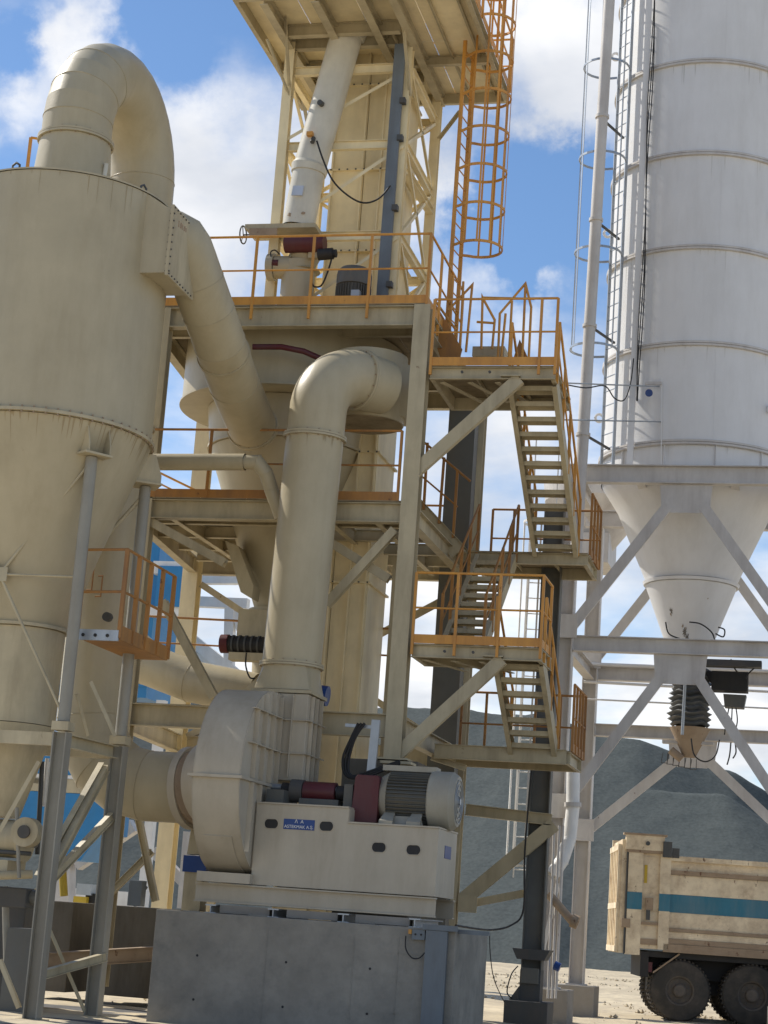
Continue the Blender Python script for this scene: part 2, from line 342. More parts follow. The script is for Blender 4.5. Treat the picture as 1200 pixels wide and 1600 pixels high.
# ------------------------------------------------------------------ main process tower (columns, beams, braces)
XR, XL, YF, YB = -6.58, -11.35, 28.12, 33.0
tower = T('process_tower', 'cream steel frame tower with two decks carrying the mill and the bucket elevator', 'steel tower', (-9, 30.5, 0))
Yv = V((0, 1, 0)); Xv = V((1, 0, 0)); Zv = V((0, 0, 1))
def col(x, y, z0, z1, w=0.27, root=tower, m=CREAM2, side=Yv, name='column', label=None):
    return MB().hsec((x, y, z0), (x, y, z1), w, w, side, t=0.02).build(name, m, root, label=label)
def beam(p, q, w=0.18, h=0.32, root=tower, m=CREAM2, name='beam'):
    return MB().hsec(p, q, w, h, Zv, t=0.016).build(name, m, root)
def brace(p, q, w=0.16, h=0.14, root=tower, m=CREAM2, name='brace', side=Yv):
    return MB().hsec(p, q, w, h, side, t=0.012).build(name, m, root)
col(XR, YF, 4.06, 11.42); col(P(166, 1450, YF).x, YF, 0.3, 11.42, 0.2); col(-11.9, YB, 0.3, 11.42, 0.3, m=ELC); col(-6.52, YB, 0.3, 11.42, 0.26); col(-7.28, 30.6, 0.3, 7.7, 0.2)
MB().box(XR-0.24, XR+0.26, YF-0.22, YF+0.24, 4.03, 4.06).build('base_plate', CREAM2, tower)
for z, h in ((11.25, 0.34), (7.95, 0.32), (4.56, 0.36)):
    beam((XL+0.15, YF, z), (XR-0.145, YF, z), 0.18, h)
    beam((XL, YF+0.15, z), (-11.85, YB-0.16, z), 0.16, h-0.03); beam((XR, YF+0.15, z), (XR, YB-0.15, z), 0.16, h-0.03)
    beam((-11.7, YB, z-0.01), (-6.7, YB, z-0.01), 0.16, h-0.02)
    for y in (29.0, 30.1, 31.2, 32.2):
        if z > 5 and not (y in (30.1, 31.2) and z > 11):
            MB().hsec((XL-0.2, y, z+0.05), (XR-0.1, y, z+0.05), 0.1, 0.2, Zv).build('joist', CREAM2, tower)
for x in (-10.7, -8.0, -7.2):
    MB().hsec((x, YF+0.12, 7.97), (x, YB-0.1, 7.97), 0.1, 0.22, Zv).build('joist', CREAM2, tower)
# braces in the front plane
for p, q in (((510, 945), (617, 828)), ((235, 815), (352, 880)), ((520, 850), (608, 905)), ((255, 940), (335, 1090))):
    yy = YF+0.02+(0.17 if p[0] == 520 else 0); brace(P(p[0], p[1], yy), P(q[0], q[1], yy), 0.14, 0.13)
brace(P(438, 1040, 29.6), P(372, 1100, 29.6), 0.2, 0.14)
# lower bay behind the fan, seen right of the motor
beam(P(728, 1265, YB), P(862, 1281, YB), 0.14, 0.2); brace(P(866, 1288, YB), P(716, 1412, YB), 0.24, 0.14); brace(P(735, 1412, YB+.2), P(818, 1396, YB+.2), 0.13, 0.12)
MB().box(-6.36, -6.02, 32.895, 32.92, 1.85, 2.15).build('gusset_plate', CREAM2, tower)
# back plane lattice between the columns
for a, b in (((-11.7, 4.7), (-6.7, 7.6)), ((-11.7, 7.6), (-6.7, 4.7)), ((-11.7, 0.6), (-9.2, 4.3))):
    brace((a[0], YB, a[1]), (b[0], YB, b[1]), 0.12, 0.1)
# decks
def deck(x0, x1, y0, y1, z, root, n=4, m=PLATE, hole=None):
    for i in range(n):
        a = x0+(x1-x0)*i/n; b = x0+(x1-x0)*(i+1)/n - 0.012
        MB().box(a, b, y0, y1, z, z+0.02).build('deck_plate', m, root)
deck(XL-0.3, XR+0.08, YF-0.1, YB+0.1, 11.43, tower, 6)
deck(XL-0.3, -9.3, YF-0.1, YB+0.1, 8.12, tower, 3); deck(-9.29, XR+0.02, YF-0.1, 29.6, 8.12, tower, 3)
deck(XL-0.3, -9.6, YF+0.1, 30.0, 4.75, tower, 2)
# pedestal of the front right column, mill foundation
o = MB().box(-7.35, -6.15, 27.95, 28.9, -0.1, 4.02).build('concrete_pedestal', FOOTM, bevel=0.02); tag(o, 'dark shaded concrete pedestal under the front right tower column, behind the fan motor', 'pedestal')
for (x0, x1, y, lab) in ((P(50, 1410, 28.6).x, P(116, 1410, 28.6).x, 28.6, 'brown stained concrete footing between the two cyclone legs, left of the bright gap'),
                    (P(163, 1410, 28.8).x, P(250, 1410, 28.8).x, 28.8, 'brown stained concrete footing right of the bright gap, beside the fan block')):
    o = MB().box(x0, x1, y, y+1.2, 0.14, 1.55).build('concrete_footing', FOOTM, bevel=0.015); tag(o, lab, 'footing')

# ------------------------------------------------------------------ walkway tower with switchback stairs
Z1, Z2, Z3, Z4 = 10.38, 8.12, 5.86, 4.52
def landing(label, x0, x1, y0, y1, z, bh=0.2):
    t = T('landing', label, 'platform', (x0, y0, z-bh), 'stair landings beside the process tower')
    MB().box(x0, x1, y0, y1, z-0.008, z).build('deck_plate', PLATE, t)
    for y in (y0+0.05, y1-0.05):
        MB().csec((x0, y, z-0.012-bh/2), (x1, y, z-0.012-bh/2), 0.08, bh, Zv, flip=1 if y < (y0+y1)/2 else -1).build('edge_beam', CREAM2, t)
    for x in (x0+0.04, x1-0.04):
        MB().csec((x, y0+0.1, z-0.012-bh/2), (x, y1-0.1, z-0.012-bh/2), 0.07, bh, Zv, flip=1 if x > (x0+x1)/2 else -1).build('edge_beam', CREAM2, t)
    k = max(1, int((x1-x0)/0.8))
    for i in range(1, k+1):
        x = x0+(x1-x0)*i/(k+1); MB().lsec((x, y0+0.1, z-0.06), (x, y1-0.1, z-0.06), 0.07, Zv).build('joist', CREAM2, t)
    return t
P1 = landing('upper stair landing just right of the main deck, highest of the landings', -6.4, -4.36, YF-0.1, 29.9, Z1, 0.2)
P2 = landing('front lower stair landing on a diagonal strut, right of the tower column at mid height', -6.4, -4.34, YF-0.1, 29.1, Z3, 0.2)
L1 = landing('rear stair landing at the foot of the long flight, level with the second deck', -6.3, -4.2, 31.75, 33.25, Z2, 0.2)
L2 = landing('lowest rear stair landing, above the concrete column base', -6.4, -4.15, 30.35, 31.9, Z4, 0.2)
MB().hsec((-6.4, 30.28, Z4-0.11), (-4.2, 30.28, Z4-0.11), 0.1, 0.24, Zv).build('front_beam', CREAM2, L2)
MB().hsec((XR+0.1, 30.45, Z4-0.2), (-5.9, 30.5, Z4-0.35), 0.12, 0.1, Zv).build('bracket', CREAM2, L2)
# struts of the cantilevered landings
for lab, a, b, root in (('', P(812, 592, 28.1), P(648, 738, 28.1), P1), ('', P(785, 1030, 28.1), P(620, 1180, 28.1), P2)):
    MB().csec(a, b, 0.12, 0.2, Zv, t=0.012).build('strut', CREAM2, root)
    MB().box(a.x-0.3, a.x+0.02, 28.0, 28.2, a.z+0.02, a.z+0.04).build('gusset_plate', CREAM2, root)
for root, z in ((P1, Z1), (P2, Z3)):
    for (xa, xb) in ((-6.2, -5.75), (-5.75, -5.3), (-5.3, -5.0)):
        MB().bar((xa, 28.15, z-0.24), (xb, 29.3, z-0.24), 0.09, 0.012, Zv).build('plan_brace', CREAM2, root)
    for x in (-5.85, -5.4):
        MB().tube([(x, 27.98, z-0.12), (x, 27.95, z-0.12)], 0.022, 10).build('bolt_head', DARK, root)
def stairs(label, xL, xR_, y0, z0, y1, z1, n, m=CREAM2, rails=(True, True), treads=True, railm=ORG, group='flights of the outside staircase', rh=0.95):
    """flight with stringers at xL and xR_; (y0,z0) head, (y1,z1) foot"""
    t = T('stair_flight', label, 'staircase', ((xL+xR_)/2, y1, z1), group)
    d = (V((0, y1, z1))-V((0, y0, z0)))
    for x in (xL, xR_):
        nb = V((x, 0, 0))
        MB().csec(V((x, y0, z0-0.05)), V((x, y1, z1-0.02)), 0.08, 0.24, Zv, flip=1 if (x == xL) == (y1 > y0) else -1).build('stringer', m, t)
    for i in range(n):
        k = (i+0.6)/n; y = y0+(y1-y0)*k; z = z0+(z1-z0)*k; g = 0.13
        b = MB().box(xL+0.035, xR_-0.035, y-g, y+g, z-0.004, z+0.004); e = g*(-1 if y1 > y0 else 1)
        b.box(xL+0.035, xR_-0.035, y-g, y-g+0.006, z-0.075, z-0.004); b.box(xL+0.035, xR_-0.035, y+g-0.006, y+g, z-0.075, z-0.004)
        b.build('tread', CREAM2 if treads else m, t)
    for x, on in zip((xL-0.03, xR_+0.03), rails):
        if not on: continue
        up = V((0, 0, rh)); a = V((x, y0, z0)); b_ = V((x, y1, z1))
        MB().tube([a+up, b_+up], 0.021, 10).build('handrail', railm, t, smooth=50); MB().tube([a+up*0.5, b_+up*0.5], 0.016, 8).build('mid_rail', railm, t, smooth=50)
        k = max(2, round(d.length/0.95))
        for j in range(k+1):
            q = a.lerp(b_, j/k); MB().bar(q-V((0, 0, 0.08)), q+up, 0.045, 0.045).build('post', railm, t)
    return t
stairs('long outside stair flight with twelve open treads, under the upper landing', -5.12, -4.4, 28.35, Z1-0.12, 31.75, Z2+0.02, 12)
stairs('short lower stair flight under the front lower landing, six open treads', -5.12, -4.4, 28.45, Z3-0.1, 30.35, Z4, 7)
stairs('inner stair flight leading down from the rear landing to the front lower landing', -6.15, -5.5, 31.8, Z2-0.1, 29.15, Z3+0.05, 11, m=CREAM2, railm=ORD)
# side flight from second deck (runs along X, seen from the side)
t = T('stair_flight', 'side-on stair flight between the tower column and the dark duct, at second deck height', 'staircase', (-6.5, 31.5, 7.3), 'flights of the outside staircase')
a, b = P(640, 780, 31.2), P(716, 862, 31.2)
MB().csec(a, b, 0.06, 0.3, Zv).build('stringer', CREAM2, t); MB().csec(a+V((0, .7, 0)), b+V((0, .7, 0)), 0.06, 0.3, Zv).build('stringer', CREAM2, t)
for i in range(5):
    q = a.lerp(b, (i+.5)/5); MB().box(q.x-.12, q.x+.12, q.y+.04, q.y+.66, q.z, q.z+.03).build('tread', CREAM2, t)
MB().tube([P(640, 672, 31.2), P(735, 752, 31.2)], 0.022, 10).build('handrail', ORD, t); MB().tube([P(640, 728, 31.2), P(715, 792, 31.2)], 0.016, 10).build('mid_rail', ORD, t)
for p, q in (((668, 692), (662, 796)), ((694, 715), (686, 818)), ((715, 735), (708, 840))):
    MB().bar(P(p[0], p[1], 31.2), P(q[0], q[1], 31.2), 0.045, 0.045).build('post', ORD, t)

# rails of decks and landings
railing('long orange guard rail along the main deck front, turning back at right', [[(XL-0.25, YF-0.1, 11.45), (-9.5, YF-0.1, 11.45), (XR+0.06, YF-0.1, 11.45), (XR+0.06, 30.85, 11.45)]], 1.2, spacing=0.98, posts_down=0.25)
railing('orange guard rail along the front of the second deck, crossing behind the vertical fan duct', [[(XL-0.25, YF-0.1, 8.14), (XR-0.2, YF-0.1, 8.14)]], 1.15, spacing=1.9, m=ORD)
railing('orange guard rail around the upper stair landing', [[(-6.38, YF-0.12, Z1), (-4.62, YF-0.12, Z1), (-4.36, YF-0.12, Z1)]], 1.12, spacing=2.0, posts_down=0.15)
railing('orange guard rail around the front lower stair landing', [[(-6.38, YF-0.12, Z3), (-4.36, YF-0.12, Z3), (-4.36, 28.9, Z3)]], 1.12, spacing=0.72, posts_down=0.18)
railing('rusty orange guard rail around the rear landing at the foot of the long flight', [[(-4.18, 31.9, Z2), (-4.18, 33.25, Z2), (-6.2, 33.25, Z2)]], 1.1, spacing=0.42, m=ORD)
railing('rusty orange guard rail around the lowest rear landing', [[(-4.13, 30.4, Z4), (-4.13, 31.9, Z4), (-6.3, 31.9, Z4)]], 1.1, spacing=0.42, m=ORD)
railing('dark rusty guard rail at the rear of the second deck, behind the fan duct', [[(-11.3, YB+.1, 8.14), (-6.6, YB+.1, 8.14)]], 1.1, spacing=1.6, m=ORD, toe=0)
railing('dark thin guard rail low behind the fan duct, crossing above the fan', [[P(190, 1020, 31.5)-V((0, 0, 0.25)), P(620, 1045, 31.5)-V((0, 0, 0.25))]], 0.95, spacing=9, m=ORD, toe=0)
# head-height gate frames and stair head rails behind the upper landing
t = T('stair_head_rail', 'peaked orange hand rails at the head of the stairs behind the upper landing', 'handrail', P(820, 560, 29.6))
for poly in (((778, 560), (781, 490), (821, 443), (830, 480), (826, 562)), ((816, 560), (821, 446)), ((795, 560), (800, 470)), ((752, 545), (754, 465), (773, 500), (769, 545)), ((728, 550), (738, 445), (700, 485)), ((718, 560), (724, 440)), ((700, 570), (708, 430)),
             ((680, 470), (712, 515)), ((745, 503), (773, 505)), ((754, 465), (835, 467)), ((790, 490), (783, 560))):
    MB().tube([P(x, y, 29.7) for x, y in poly], 0.022, 8).build('rail_tube', ORG, t, smooth=40)
o = MB().prism([P(800, 566, 29.75), P(812, 530, 29.75), P(828, 566, 29.75)], (0, 0.05, 0)).build('gusset_plate', ORD, t)
MB().prism([P(678, 470, 29.3), P(722, 545, 29.3), P(716, 566, 29.3), P(690, 566, 29.3), P(676, 520, 29.3)], (0, 0.04, 0)).build('side_plate', ORD, t)
MB().box(P(738, 548, 30.2).x, P(788, 548, 30.2).x, 30.2, 30.6, P(760, 556, 30.2).z, P(760, 541, 30.2).z).build('step_box', CREAM2, t)

# ------------------------------------------------------------------ columns, ducts behind the stairs
o = MB().box(-6.97, -6.47, 32.4, 32.75, 0.3, 10.95).build('duct_body', DGREY)
tag(o, 'tall dark grey flat cable duct standing behind the stairs, left of the cream column', 'cable duct')
t = T('steel_column', 'dark grey steel column on a black base block, carrying the rear stair landings', 'column', (-5.02, 33.15, 0))
MB().hsec((-5.02, 33.15, 0.95), (-5.02, 33.15, 9.2), 0.26, 0.36, Xv, t=0.02).build('column_shaft', DGREY, t)
MB().box(-5.2, -4.84, 32.97, 33.33, 0.42, 0.95).build('lower_shaft', DARK, t)
MB().prism([(-5.35, 32.9, 1.3), (-4.69, 32.9, 1.3), (-4.78, 32.9, 1.12), (-5.26, 32.9, 1.12)], (0, 0.5, 0)).build('collar', DARK, t)
MB().box(-5.42, -4.66, 32.75, 33.5, -0.05, 0.42).build('base_block', DARK, t, bevel=0.01)
MB().prism([(-5.36, 32.9, 0.42), (-5.2, 32.9, 0.42), (-5.2, 32.9, 0.66)], (0, 0.4, 0)).build('gusset_plate', DARK, t)
MB().box(-5.17, -4.87, 32.9, 32.965, 0.72, 0.98).build('junction_plate', DGREY, t)
cable('hanging_cable', [(-5.24, 32.95, 1.0), (-5.34, 32.9, 0.85), (-5.4, 32.9, 0.55), (-5.3, 32.9, 0.44)], 0.012, 'thin black cable looping beside the foot of the dark steel column')
cable('hanging_cable', [P(832, 1180, 32.8), P(820, 1330, 32.8), P(818, 1420, 32.8), P(800, 1445, 32.6), P(765, 1453, 31.5), P(712, 1446, 28.4)], 0.017, 'black cable running down the dark steel column then sweeping left to the concrete block')
cable('hanging_cable', [P(765, 1456, 30), P(766, 1490, 30), P(772, 1530, 30), P(788, 1566, 31), P(792, 1572, 32)], 0.008, 'thin brown cable dangling right of the concrete fan block')
# white caged ladder hanging behind the stairs
def caged_ladder(name, label, c, out_, z0, z1, hoops, m, wid=0.45, cage_r=0.36, bars=7, rung=0.28, cage_z0=None, group=None, rr=0.016, off=0.0, cat='ladder'):
    c = V(c); out_ = V(out_).normalized(); lat = V((-out_.y, out_.x, 0)); t = T(name, label, cat, (c.x, c.y, z0), group)
    for s_ in (-1, 1):
        q = c+lat*s_*wid/2; MB().bar(V((q.x, q.y, z0)), V((q.x, q.y, z1)), 0.022 if m is not ORG else .04, 0.065, out_).build('side_rail', m, t)
    n = int((z1-z0-0.1)/rung)
    for i in range(n):
        z = z0+0.15+i*rung; a = c-lat*wid/2; b = c+lat*wid/2
        MB().tube([(a.x, a.y, z), (b.x, b.y, z)], 0.012, 6).build('rung', m, t)
    cz = cage_z0 if cage_z0 is not None else z0
    cc_ = c+out_*(cage_r*0.95)
    def pt(th, z): q = cc_ + out_*math.cos(th)*cage_r + lat*math.sin(th)*cage_r; return V((q.x, q.y, z))
    A = 2.35
    for z in hoops:
        pts = [V((c+lat*(-wid/2)).to_tuple()[:2]+(z,))] + [pt(-A+2*A*k/16, z) for k in range(17)] + [V((c+lat*(wid/2)).to_tuple()[:2]+(z,))]
        b = MB()
        for p, q in zip(pts, pts[1:]): b.bar(p, q, rr*0.8, 0.045, Zv)
        b.build('hoop', m, t)
    if hoops:
        for k in range(bars):
            th = -A*0.8+1.6*A*k/(bars-1); MB().bar(pt(th, cz), pt(th, max(hoops)), 0.035, 0.012, (pt(th, 0)-V((cc_.x, cc_.y, 0)))).build('cage_bar', m, t)
    return t
caged_ladder('caged_ladder', 'white caged ladder hanging behind the open stairs, ending high above the ground', (-5.45, 34.6, 0), (0.1, -1, 0), 2.55, 11.0, [2.75, 5.9, 9.2], WHITE, rung=0.3, cage_z0=2.75)
# rods right of the motor
MB().box(-6.1, -5.2, 34.2, 34.3, 2.38, 2.43).build('foot_bar', WHITE, sc.objects[-1] if False else None) if False else None

# ------------------------------------------------------------------ orange caged ladder to the head platform
caged_ladder('caged_ladder', 'tall orange caged ladder climbing from the main deck to the head platform', (-6.53, 30.1, 0), (1, -0.12, 0), 11.45, 19.6,
             [13.15+0.71*k for k in range(9)], ORG, wid=0.5, cage_r=0.42, bars=8, rung=0.25, cage_z0=13.15, rr=0.028)

# ------------------------------------------------------------------ bucket elevator
el = T('bucket_elevator', 'tall cream bucket elevator casing rising through the tower behind the slanted pipe', 'bucket elevator', (-8.3, 30.9, 0.2))
ex0, ex1, ey0, ey1 = -8.95, -7.72, 30.2, 31.5
zs = [0.3, 2.6, 4.9, 7.2, 9.5, 11.8, 13.2, 14.75, 16.4, 18.4]
xm = [ex0, -8.35, -8.05, ex1]
for i in range(len(zs)-1):
    a, b = zs[i]+0.012, zs[i+1]-0.012
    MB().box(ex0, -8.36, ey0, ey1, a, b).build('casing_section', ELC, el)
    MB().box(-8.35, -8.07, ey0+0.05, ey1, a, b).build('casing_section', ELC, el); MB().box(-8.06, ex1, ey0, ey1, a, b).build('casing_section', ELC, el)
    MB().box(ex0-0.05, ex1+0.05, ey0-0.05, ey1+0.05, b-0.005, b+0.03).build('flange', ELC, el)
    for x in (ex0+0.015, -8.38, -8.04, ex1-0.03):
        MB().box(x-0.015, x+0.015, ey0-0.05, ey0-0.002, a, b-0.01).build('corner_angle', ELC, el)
    bb = MB()
    for k in range(9):
        x = ex0+(ex1-ex0)*k/8; bb.box(x-0.014, x+0.014, ey0-0.062, ey0-0.051, b-0.0, b+0.024)
    bb.build('bolt_row', DARK, el, kind='stuff')
# lattice around the elevator
lt = T('lattice_frame', 'slender cream lattice frame around the bucket elevator, between main deck and head platform', 'steel frame', (-8.5, 30.5, 11.45))
xa, xb, ya, yb = -9.66, -7.45, 29.45, 31.8
for x, y in ((xa, ya), (xa, yb), (xb, yb)):
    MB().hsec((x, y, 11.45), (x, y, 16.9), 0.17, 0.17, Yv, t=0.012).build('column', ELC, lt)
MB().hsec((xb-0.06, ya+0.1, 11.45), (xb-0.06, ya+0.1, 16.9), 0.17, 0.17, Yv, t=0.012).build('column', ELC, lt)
for z in (13.2, 14.9, 16.35):
    for p, q in (((xa+.1, ya+.02, z), (xb-.16, ya+.02, z)), ((xa+.1, yb, z), (xb-.1, yb, z)), ((xb, ya+.2, z), (xb, yb-.1, z)), ((xa, ya+.1, z), (xa, yb-.1, z))):
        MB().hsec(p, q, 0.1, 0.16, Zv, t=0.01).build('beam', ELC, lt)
for i, z in enumerate((11.5, 13.3, 15.0)):
    z2 = (13.15, 14.85, 16.3)[i]
    for p, q in (((xa, ya, z), (xb, ya, z2)), ((xb, ya+.2, z2), (xb, yb-.1, z)), ((xb, ya+.2, z), (xb, yb-.1, z2)), ((xb, yb, z2), (xa, yb, z)), ((xb, yb, z), (xa, yb, z2)), ((xa, ya, z2), (xa, yb, z))):
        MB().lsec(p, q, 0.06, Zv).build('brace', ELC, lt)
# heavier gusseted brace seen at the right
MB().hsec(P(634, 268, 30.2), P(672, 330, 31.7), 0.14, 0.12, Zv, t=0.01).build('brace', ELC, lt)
# galvanised cable tray down the elevator
t = T('cable_tray', 'blue-grey galvanised cable tray running down the front of the bucket elevator', 'cable tray', (-7.6, 29.3, 11.5))
MB().csec((-7.62, 29.36, 11.46), (-7.62, 29.36, 16.75), 0.06, 0.2, Xv, t=0.008).build('tray', BGREY, t)
for z in (12.2, 13.6, 14.9, 15.6): MB().box(-7.55, -7.45, 29.28, 29.4, z, z+0.1).build('bracket', DARK, t)

# head platform
hp = T('head_platform', 'cream head platform with ribbed underside at the very top of the elevator', 'platform', (-8.2, 30, 16.9))
hx0, hx1, hy0, hy1, hz = -10.2, -6.12, 27.6, 32.05, 17.02
nx_ = 4
for i in range(nx_):
    for j in range(2):
        x0 = hx0+(hx1-hx0)*i/nx_; x1 = hx0+(hx1-hx0)*(i+1)/nx_-0.012; y0 = hy0+(hy1-hy0)*j/2; y1 = hy0+(hy1-hy0)*(j+1)/2-0.012
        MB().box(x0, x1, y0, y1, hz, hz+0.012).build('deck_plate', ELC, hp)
for y in (hy0+.06, hy1-.06): MB().csec((hx0, y, hz-0.105), (hx1, y, hz-0.105), 0.08, 0.2, Zv, flip=1 if y < 30 else -1).build('edge_beam', CREAM2, hp)
for x in (hx0+.04, hx1-.04): MB().csec((x, hy0+.1, hz-0.105), (x, hy1-.1, hz-0.105), 0.08, 0.2, Zv, flip=1 if x > -8 else -1).build('edge_beam', CREAM2, hp)
for y in (29.0, 29.5, 31.0): MB().hsec((xa-.1, y, hz-0.12), (xb-.1, y, hz-0.12), 0.12, 0.22, Zv).build('cross_beam', CREAM2, hp)
for y in (30.4,): MB().hsec((hx0+.1, y, hz-0.1), (hx1-.1, y, hz-0.1), 0.1, 0.18, Zv).build('cross_beam', CREAM2, hp)
for x in (xa, -8.75, -7.95, xb+.05): MB().hsec((x, hy0+.1, hz-0.16), (x, hy1-.1, hz-0.16), 0.14, 0.22, Zv).build('joist', CREAM2, hp)
for x in (-6.9, -6.4): MB().lsec((x, hy0+.1, hz-0.05), (x, hy1-.1, hz-0.05), 0.06, Zv).build('stiffener', CREAM2, hp)
for p, q in (((416, 62, 28.6), (453, 155, 29.45)), ((445, 20, 28.6), (452, 150, 29.45)), ((470, 140, 31.0), (480, 190, 31.0)), ((718, 175, 30.6), (685, 218, 31.7)), ((628, 20, 28.7), (640, 150, 29.5)), ((598, 25, 28.9), (625, 78, 29.6))):
    MB().lsec(P(*p), P(*q), 0.06, Zv).build('knee_brace', CREAM2, hp)
railing('orange guard rail on the head platform, out of view above its plates', [[(hx0, hy0, hz+.02), (hx1, hy0, hz+.02), (hx1, hy1, hz+.02), (hx0, hy1, hz+.02), (hx0, hy0, hz+.02)]], 1.1, spacing=1.5)

# ------------------------------------------------------------------ slanted feed pipe with valve group
fp = T('feed_pipe', 'slanted pale feed pipe dropping from the head platform to the red valve', 'pipe', P(462, 455, 29.2))
a, b, c = P(546, 40, 29.35), P(484, 262, 29.3), P(466, 356, 29.3)
duct(fp, [a, b], 0.29, PALE, names=['pipe_section']); duct(fp, [b, c], 0.285, PALE, names=['pipe_section'])
MB().tube([b+(b-a).normalized()*-0.05, b, b+(c-b).normalized()*0.12], [0.30, 0.33, 0.31], 40).build('sleeve', PALE, fp, smooth=25)
MB().tube([P(512, 22, 29.45)+V((.35, 0, .3)), a+V((0, 0, .02)), a-(a-b).normalized()*0.25], [0.62, 0.40, 0.33], 24).build('inlet_hopper', PALE, fp, smooth=20)
d = (a-b).normalized()
q = P(503, 163, 29.02); MB().tube([q, q+V((-0.02, -0.09, 0))], 0.05, 16).build('inspection_plug', DARK, fp, smooth=40)
q = P(487, 210, 28.98); MB().box(q.x-.08, q.x+.03, q.y-.06, q.y+.03, q.z-.035, q.z+.035).build('sensor_head', ORG, fp); MB().tube([P(490, 216, 29.0), P(488, 222, 28.93)], 0.04, 12).build('cable_gland', DARK, fp)
q0, q1, q2, q3 = P(458, 290, 28.97), P(475, 290, 28.97), P(472, 305, 28.97), P(455, 305, 28.97)
MB().prism([q0, q1, q2, q3], (0, 0.03, 0)).build('name_plate', ALU, fp)
cable('sensor_cable', [P(495, 220, 28.9), P(505, 250, 28.95), P(520, 282, 29.0), P(543, 305, 29.1), P(568, 317, 29.2), P(592, 310, 29.25), P(610, 290, 29.25)], 0.016, 'thin dark cable sagging from the slanted pipe to the galvanised tray')
vg = T('slide_gate_valve', 'rusty slide gate with a small hand wheel under the slanted feed pipe', 'valve', P(430, 365, 29.3))
x0, x1 = P(388, 360, 29.2).x, P(497, 360, 29.2).x; z = P(440, 360, 29.2).z
MB().box(x0, x1, 29.0, 29.6, z-0.03, z+0.05).build('gate_frame', CREAM2, vg); MB().box(x0+.1, x0+.6, 28.97, 29.0, z-0.17, z-0.04).build('gate_blade', TRKD, vg)
MB().bar((x0, 29.0, z+.0), (x0+.3, 29.0, z-.2), .03, .03).build('stem_bracket', CREAM, vg)
hw = P(380, 367, 29.3); bb = MB()
ring = [hw+V((0.02*math.cos(k*math.pi/10), 0.13*math.cos(k*math.pi/10), 0.16*math.sin(k*math.pi/10))) for k in range(21)]; bb.tube(ring, 0.013, 8, caps=False)
for k in range(3):
    th = k*2.09; bb.tube([hw, hw+V((0, 0.13*math.cos(th), 0.16*math.sin(th)))], 0.009, 6)
bb.tube([hw, V((x0+.05, 29.3, hw.z))], 0.014, 8).build('hand_wheel', DARK, vg)
rv = T('rotary_valve', 'dark red motorised diverter valve with black gear motor on the main deck', 'valve', P(470, 395, 29.0))
q = P(476, 381, 28.95); s_ = MB().tube([q+V((-.34, 0, 0)), q+V((.36, 0, 0))], 0.155, 24); s_.build('drive_cover', RED, rv, smooth=40, bevel=0.0)
MB().box(q.x-.35, q.x+.34, q.y-.02, q.y+.18, q.z-.02, q.z+.14).build('drive_box', RED, rv, bevel=0.02)
q = P(475, 408, 29.25); MB().lathe((q.x, q.y, q.z), [(0.22, 0.22), (0.28, 0.05), (0.2, -0.12), (0.3, -0.2)], 32).build('valve_body', CREAM, rv, smooth=30)
q = P(508, 398, 28.9); MB().tube([q+V((-.12, 0, 0)), q+V((.14, 0, .02))], 0.1, 20).tube([q+V((.14, 0, .02)), q+V((.2, 0, .02))], 0.07, 16).build('gear_motor', BLACK, rv, smooth=40)
q = P(495, 392, 28.95); MB().box(q.x-.15, q.x+.04, q.y, q.y+.1, q.z-.12, q.z+.02).build('motor_bracket', CREAM2, rv)
q = P(425, 412, 29.0); MB().tube([q+V((-.03, 0, 0)), q+V((.12, 0, 0))], 0.07, 12).build('limit_switch', RED, rv, smooth=40)
cable('switch_cable', [P(424, 405, 28.95), P(423, 394, 28.95), P(430, 391, 28.95), P(437, 398, 29)], 0.012, 'small looped cable on the red switch of the diverter valve')
cable('valve_cable', [P(518, 405, 28.9), P(512, 425, 28.9), P(502, 446, 28.9), P(490, 447, 28.9), P(486, 436, 28.9), P(487, 420, 28.9)], 0.016, 'dark hose hanging from the black gear motor beside the cream stub pipe')
st = T('inlet_stub', 'cream inlet pipe stub standing on the main deck under the red valve', 'pipe', P(462, 458, 29.25))
q = P(464, 458, 29.25); MB().tube([(q.x, q.y, 11.45), (q.x, q.y, P(464, 412, 29.25).z)], 0.29, 40).build('stub', CREAM, st, smooth=30)
q2 = P(425, 418, 29.15); MB().tube([q2+V((-.06, 0, 0)), q2+V((0.06, 0, 0))], 0.24, 28).build('end_cover', CREAM, st, smooth=30)
MB().tube([q2+V((0.06, 0, 0)), q2+V((0.35, 0.02, 0))], 0.2, 28).build('branch', CREAM, st, smooth=30)
for (px_, py_, s_) in ((452, 335, .06), (462, 340, .09), (474, 333, .04), (456, 350, .03), (497, 120, .02)):
    c_ = P(px_, py_, 29.03); b_ = MB(); pp_ = [c_+V((s_*random.uniform(.5, 1.3)*math.cos(k*.6283), -.012+abs(s_*math.cos(k*.6283))*.3, s_*random.uniform(.3, .8)*math.sin(k*.6283))) for k in range(10)]; b_.add([c_+V((0, -.015, 0))]+pp_, [(0, i+1, (i+1) % 10+1) for i in range(10)]); b_.build('paint_flake_patch', TRKD, fp)
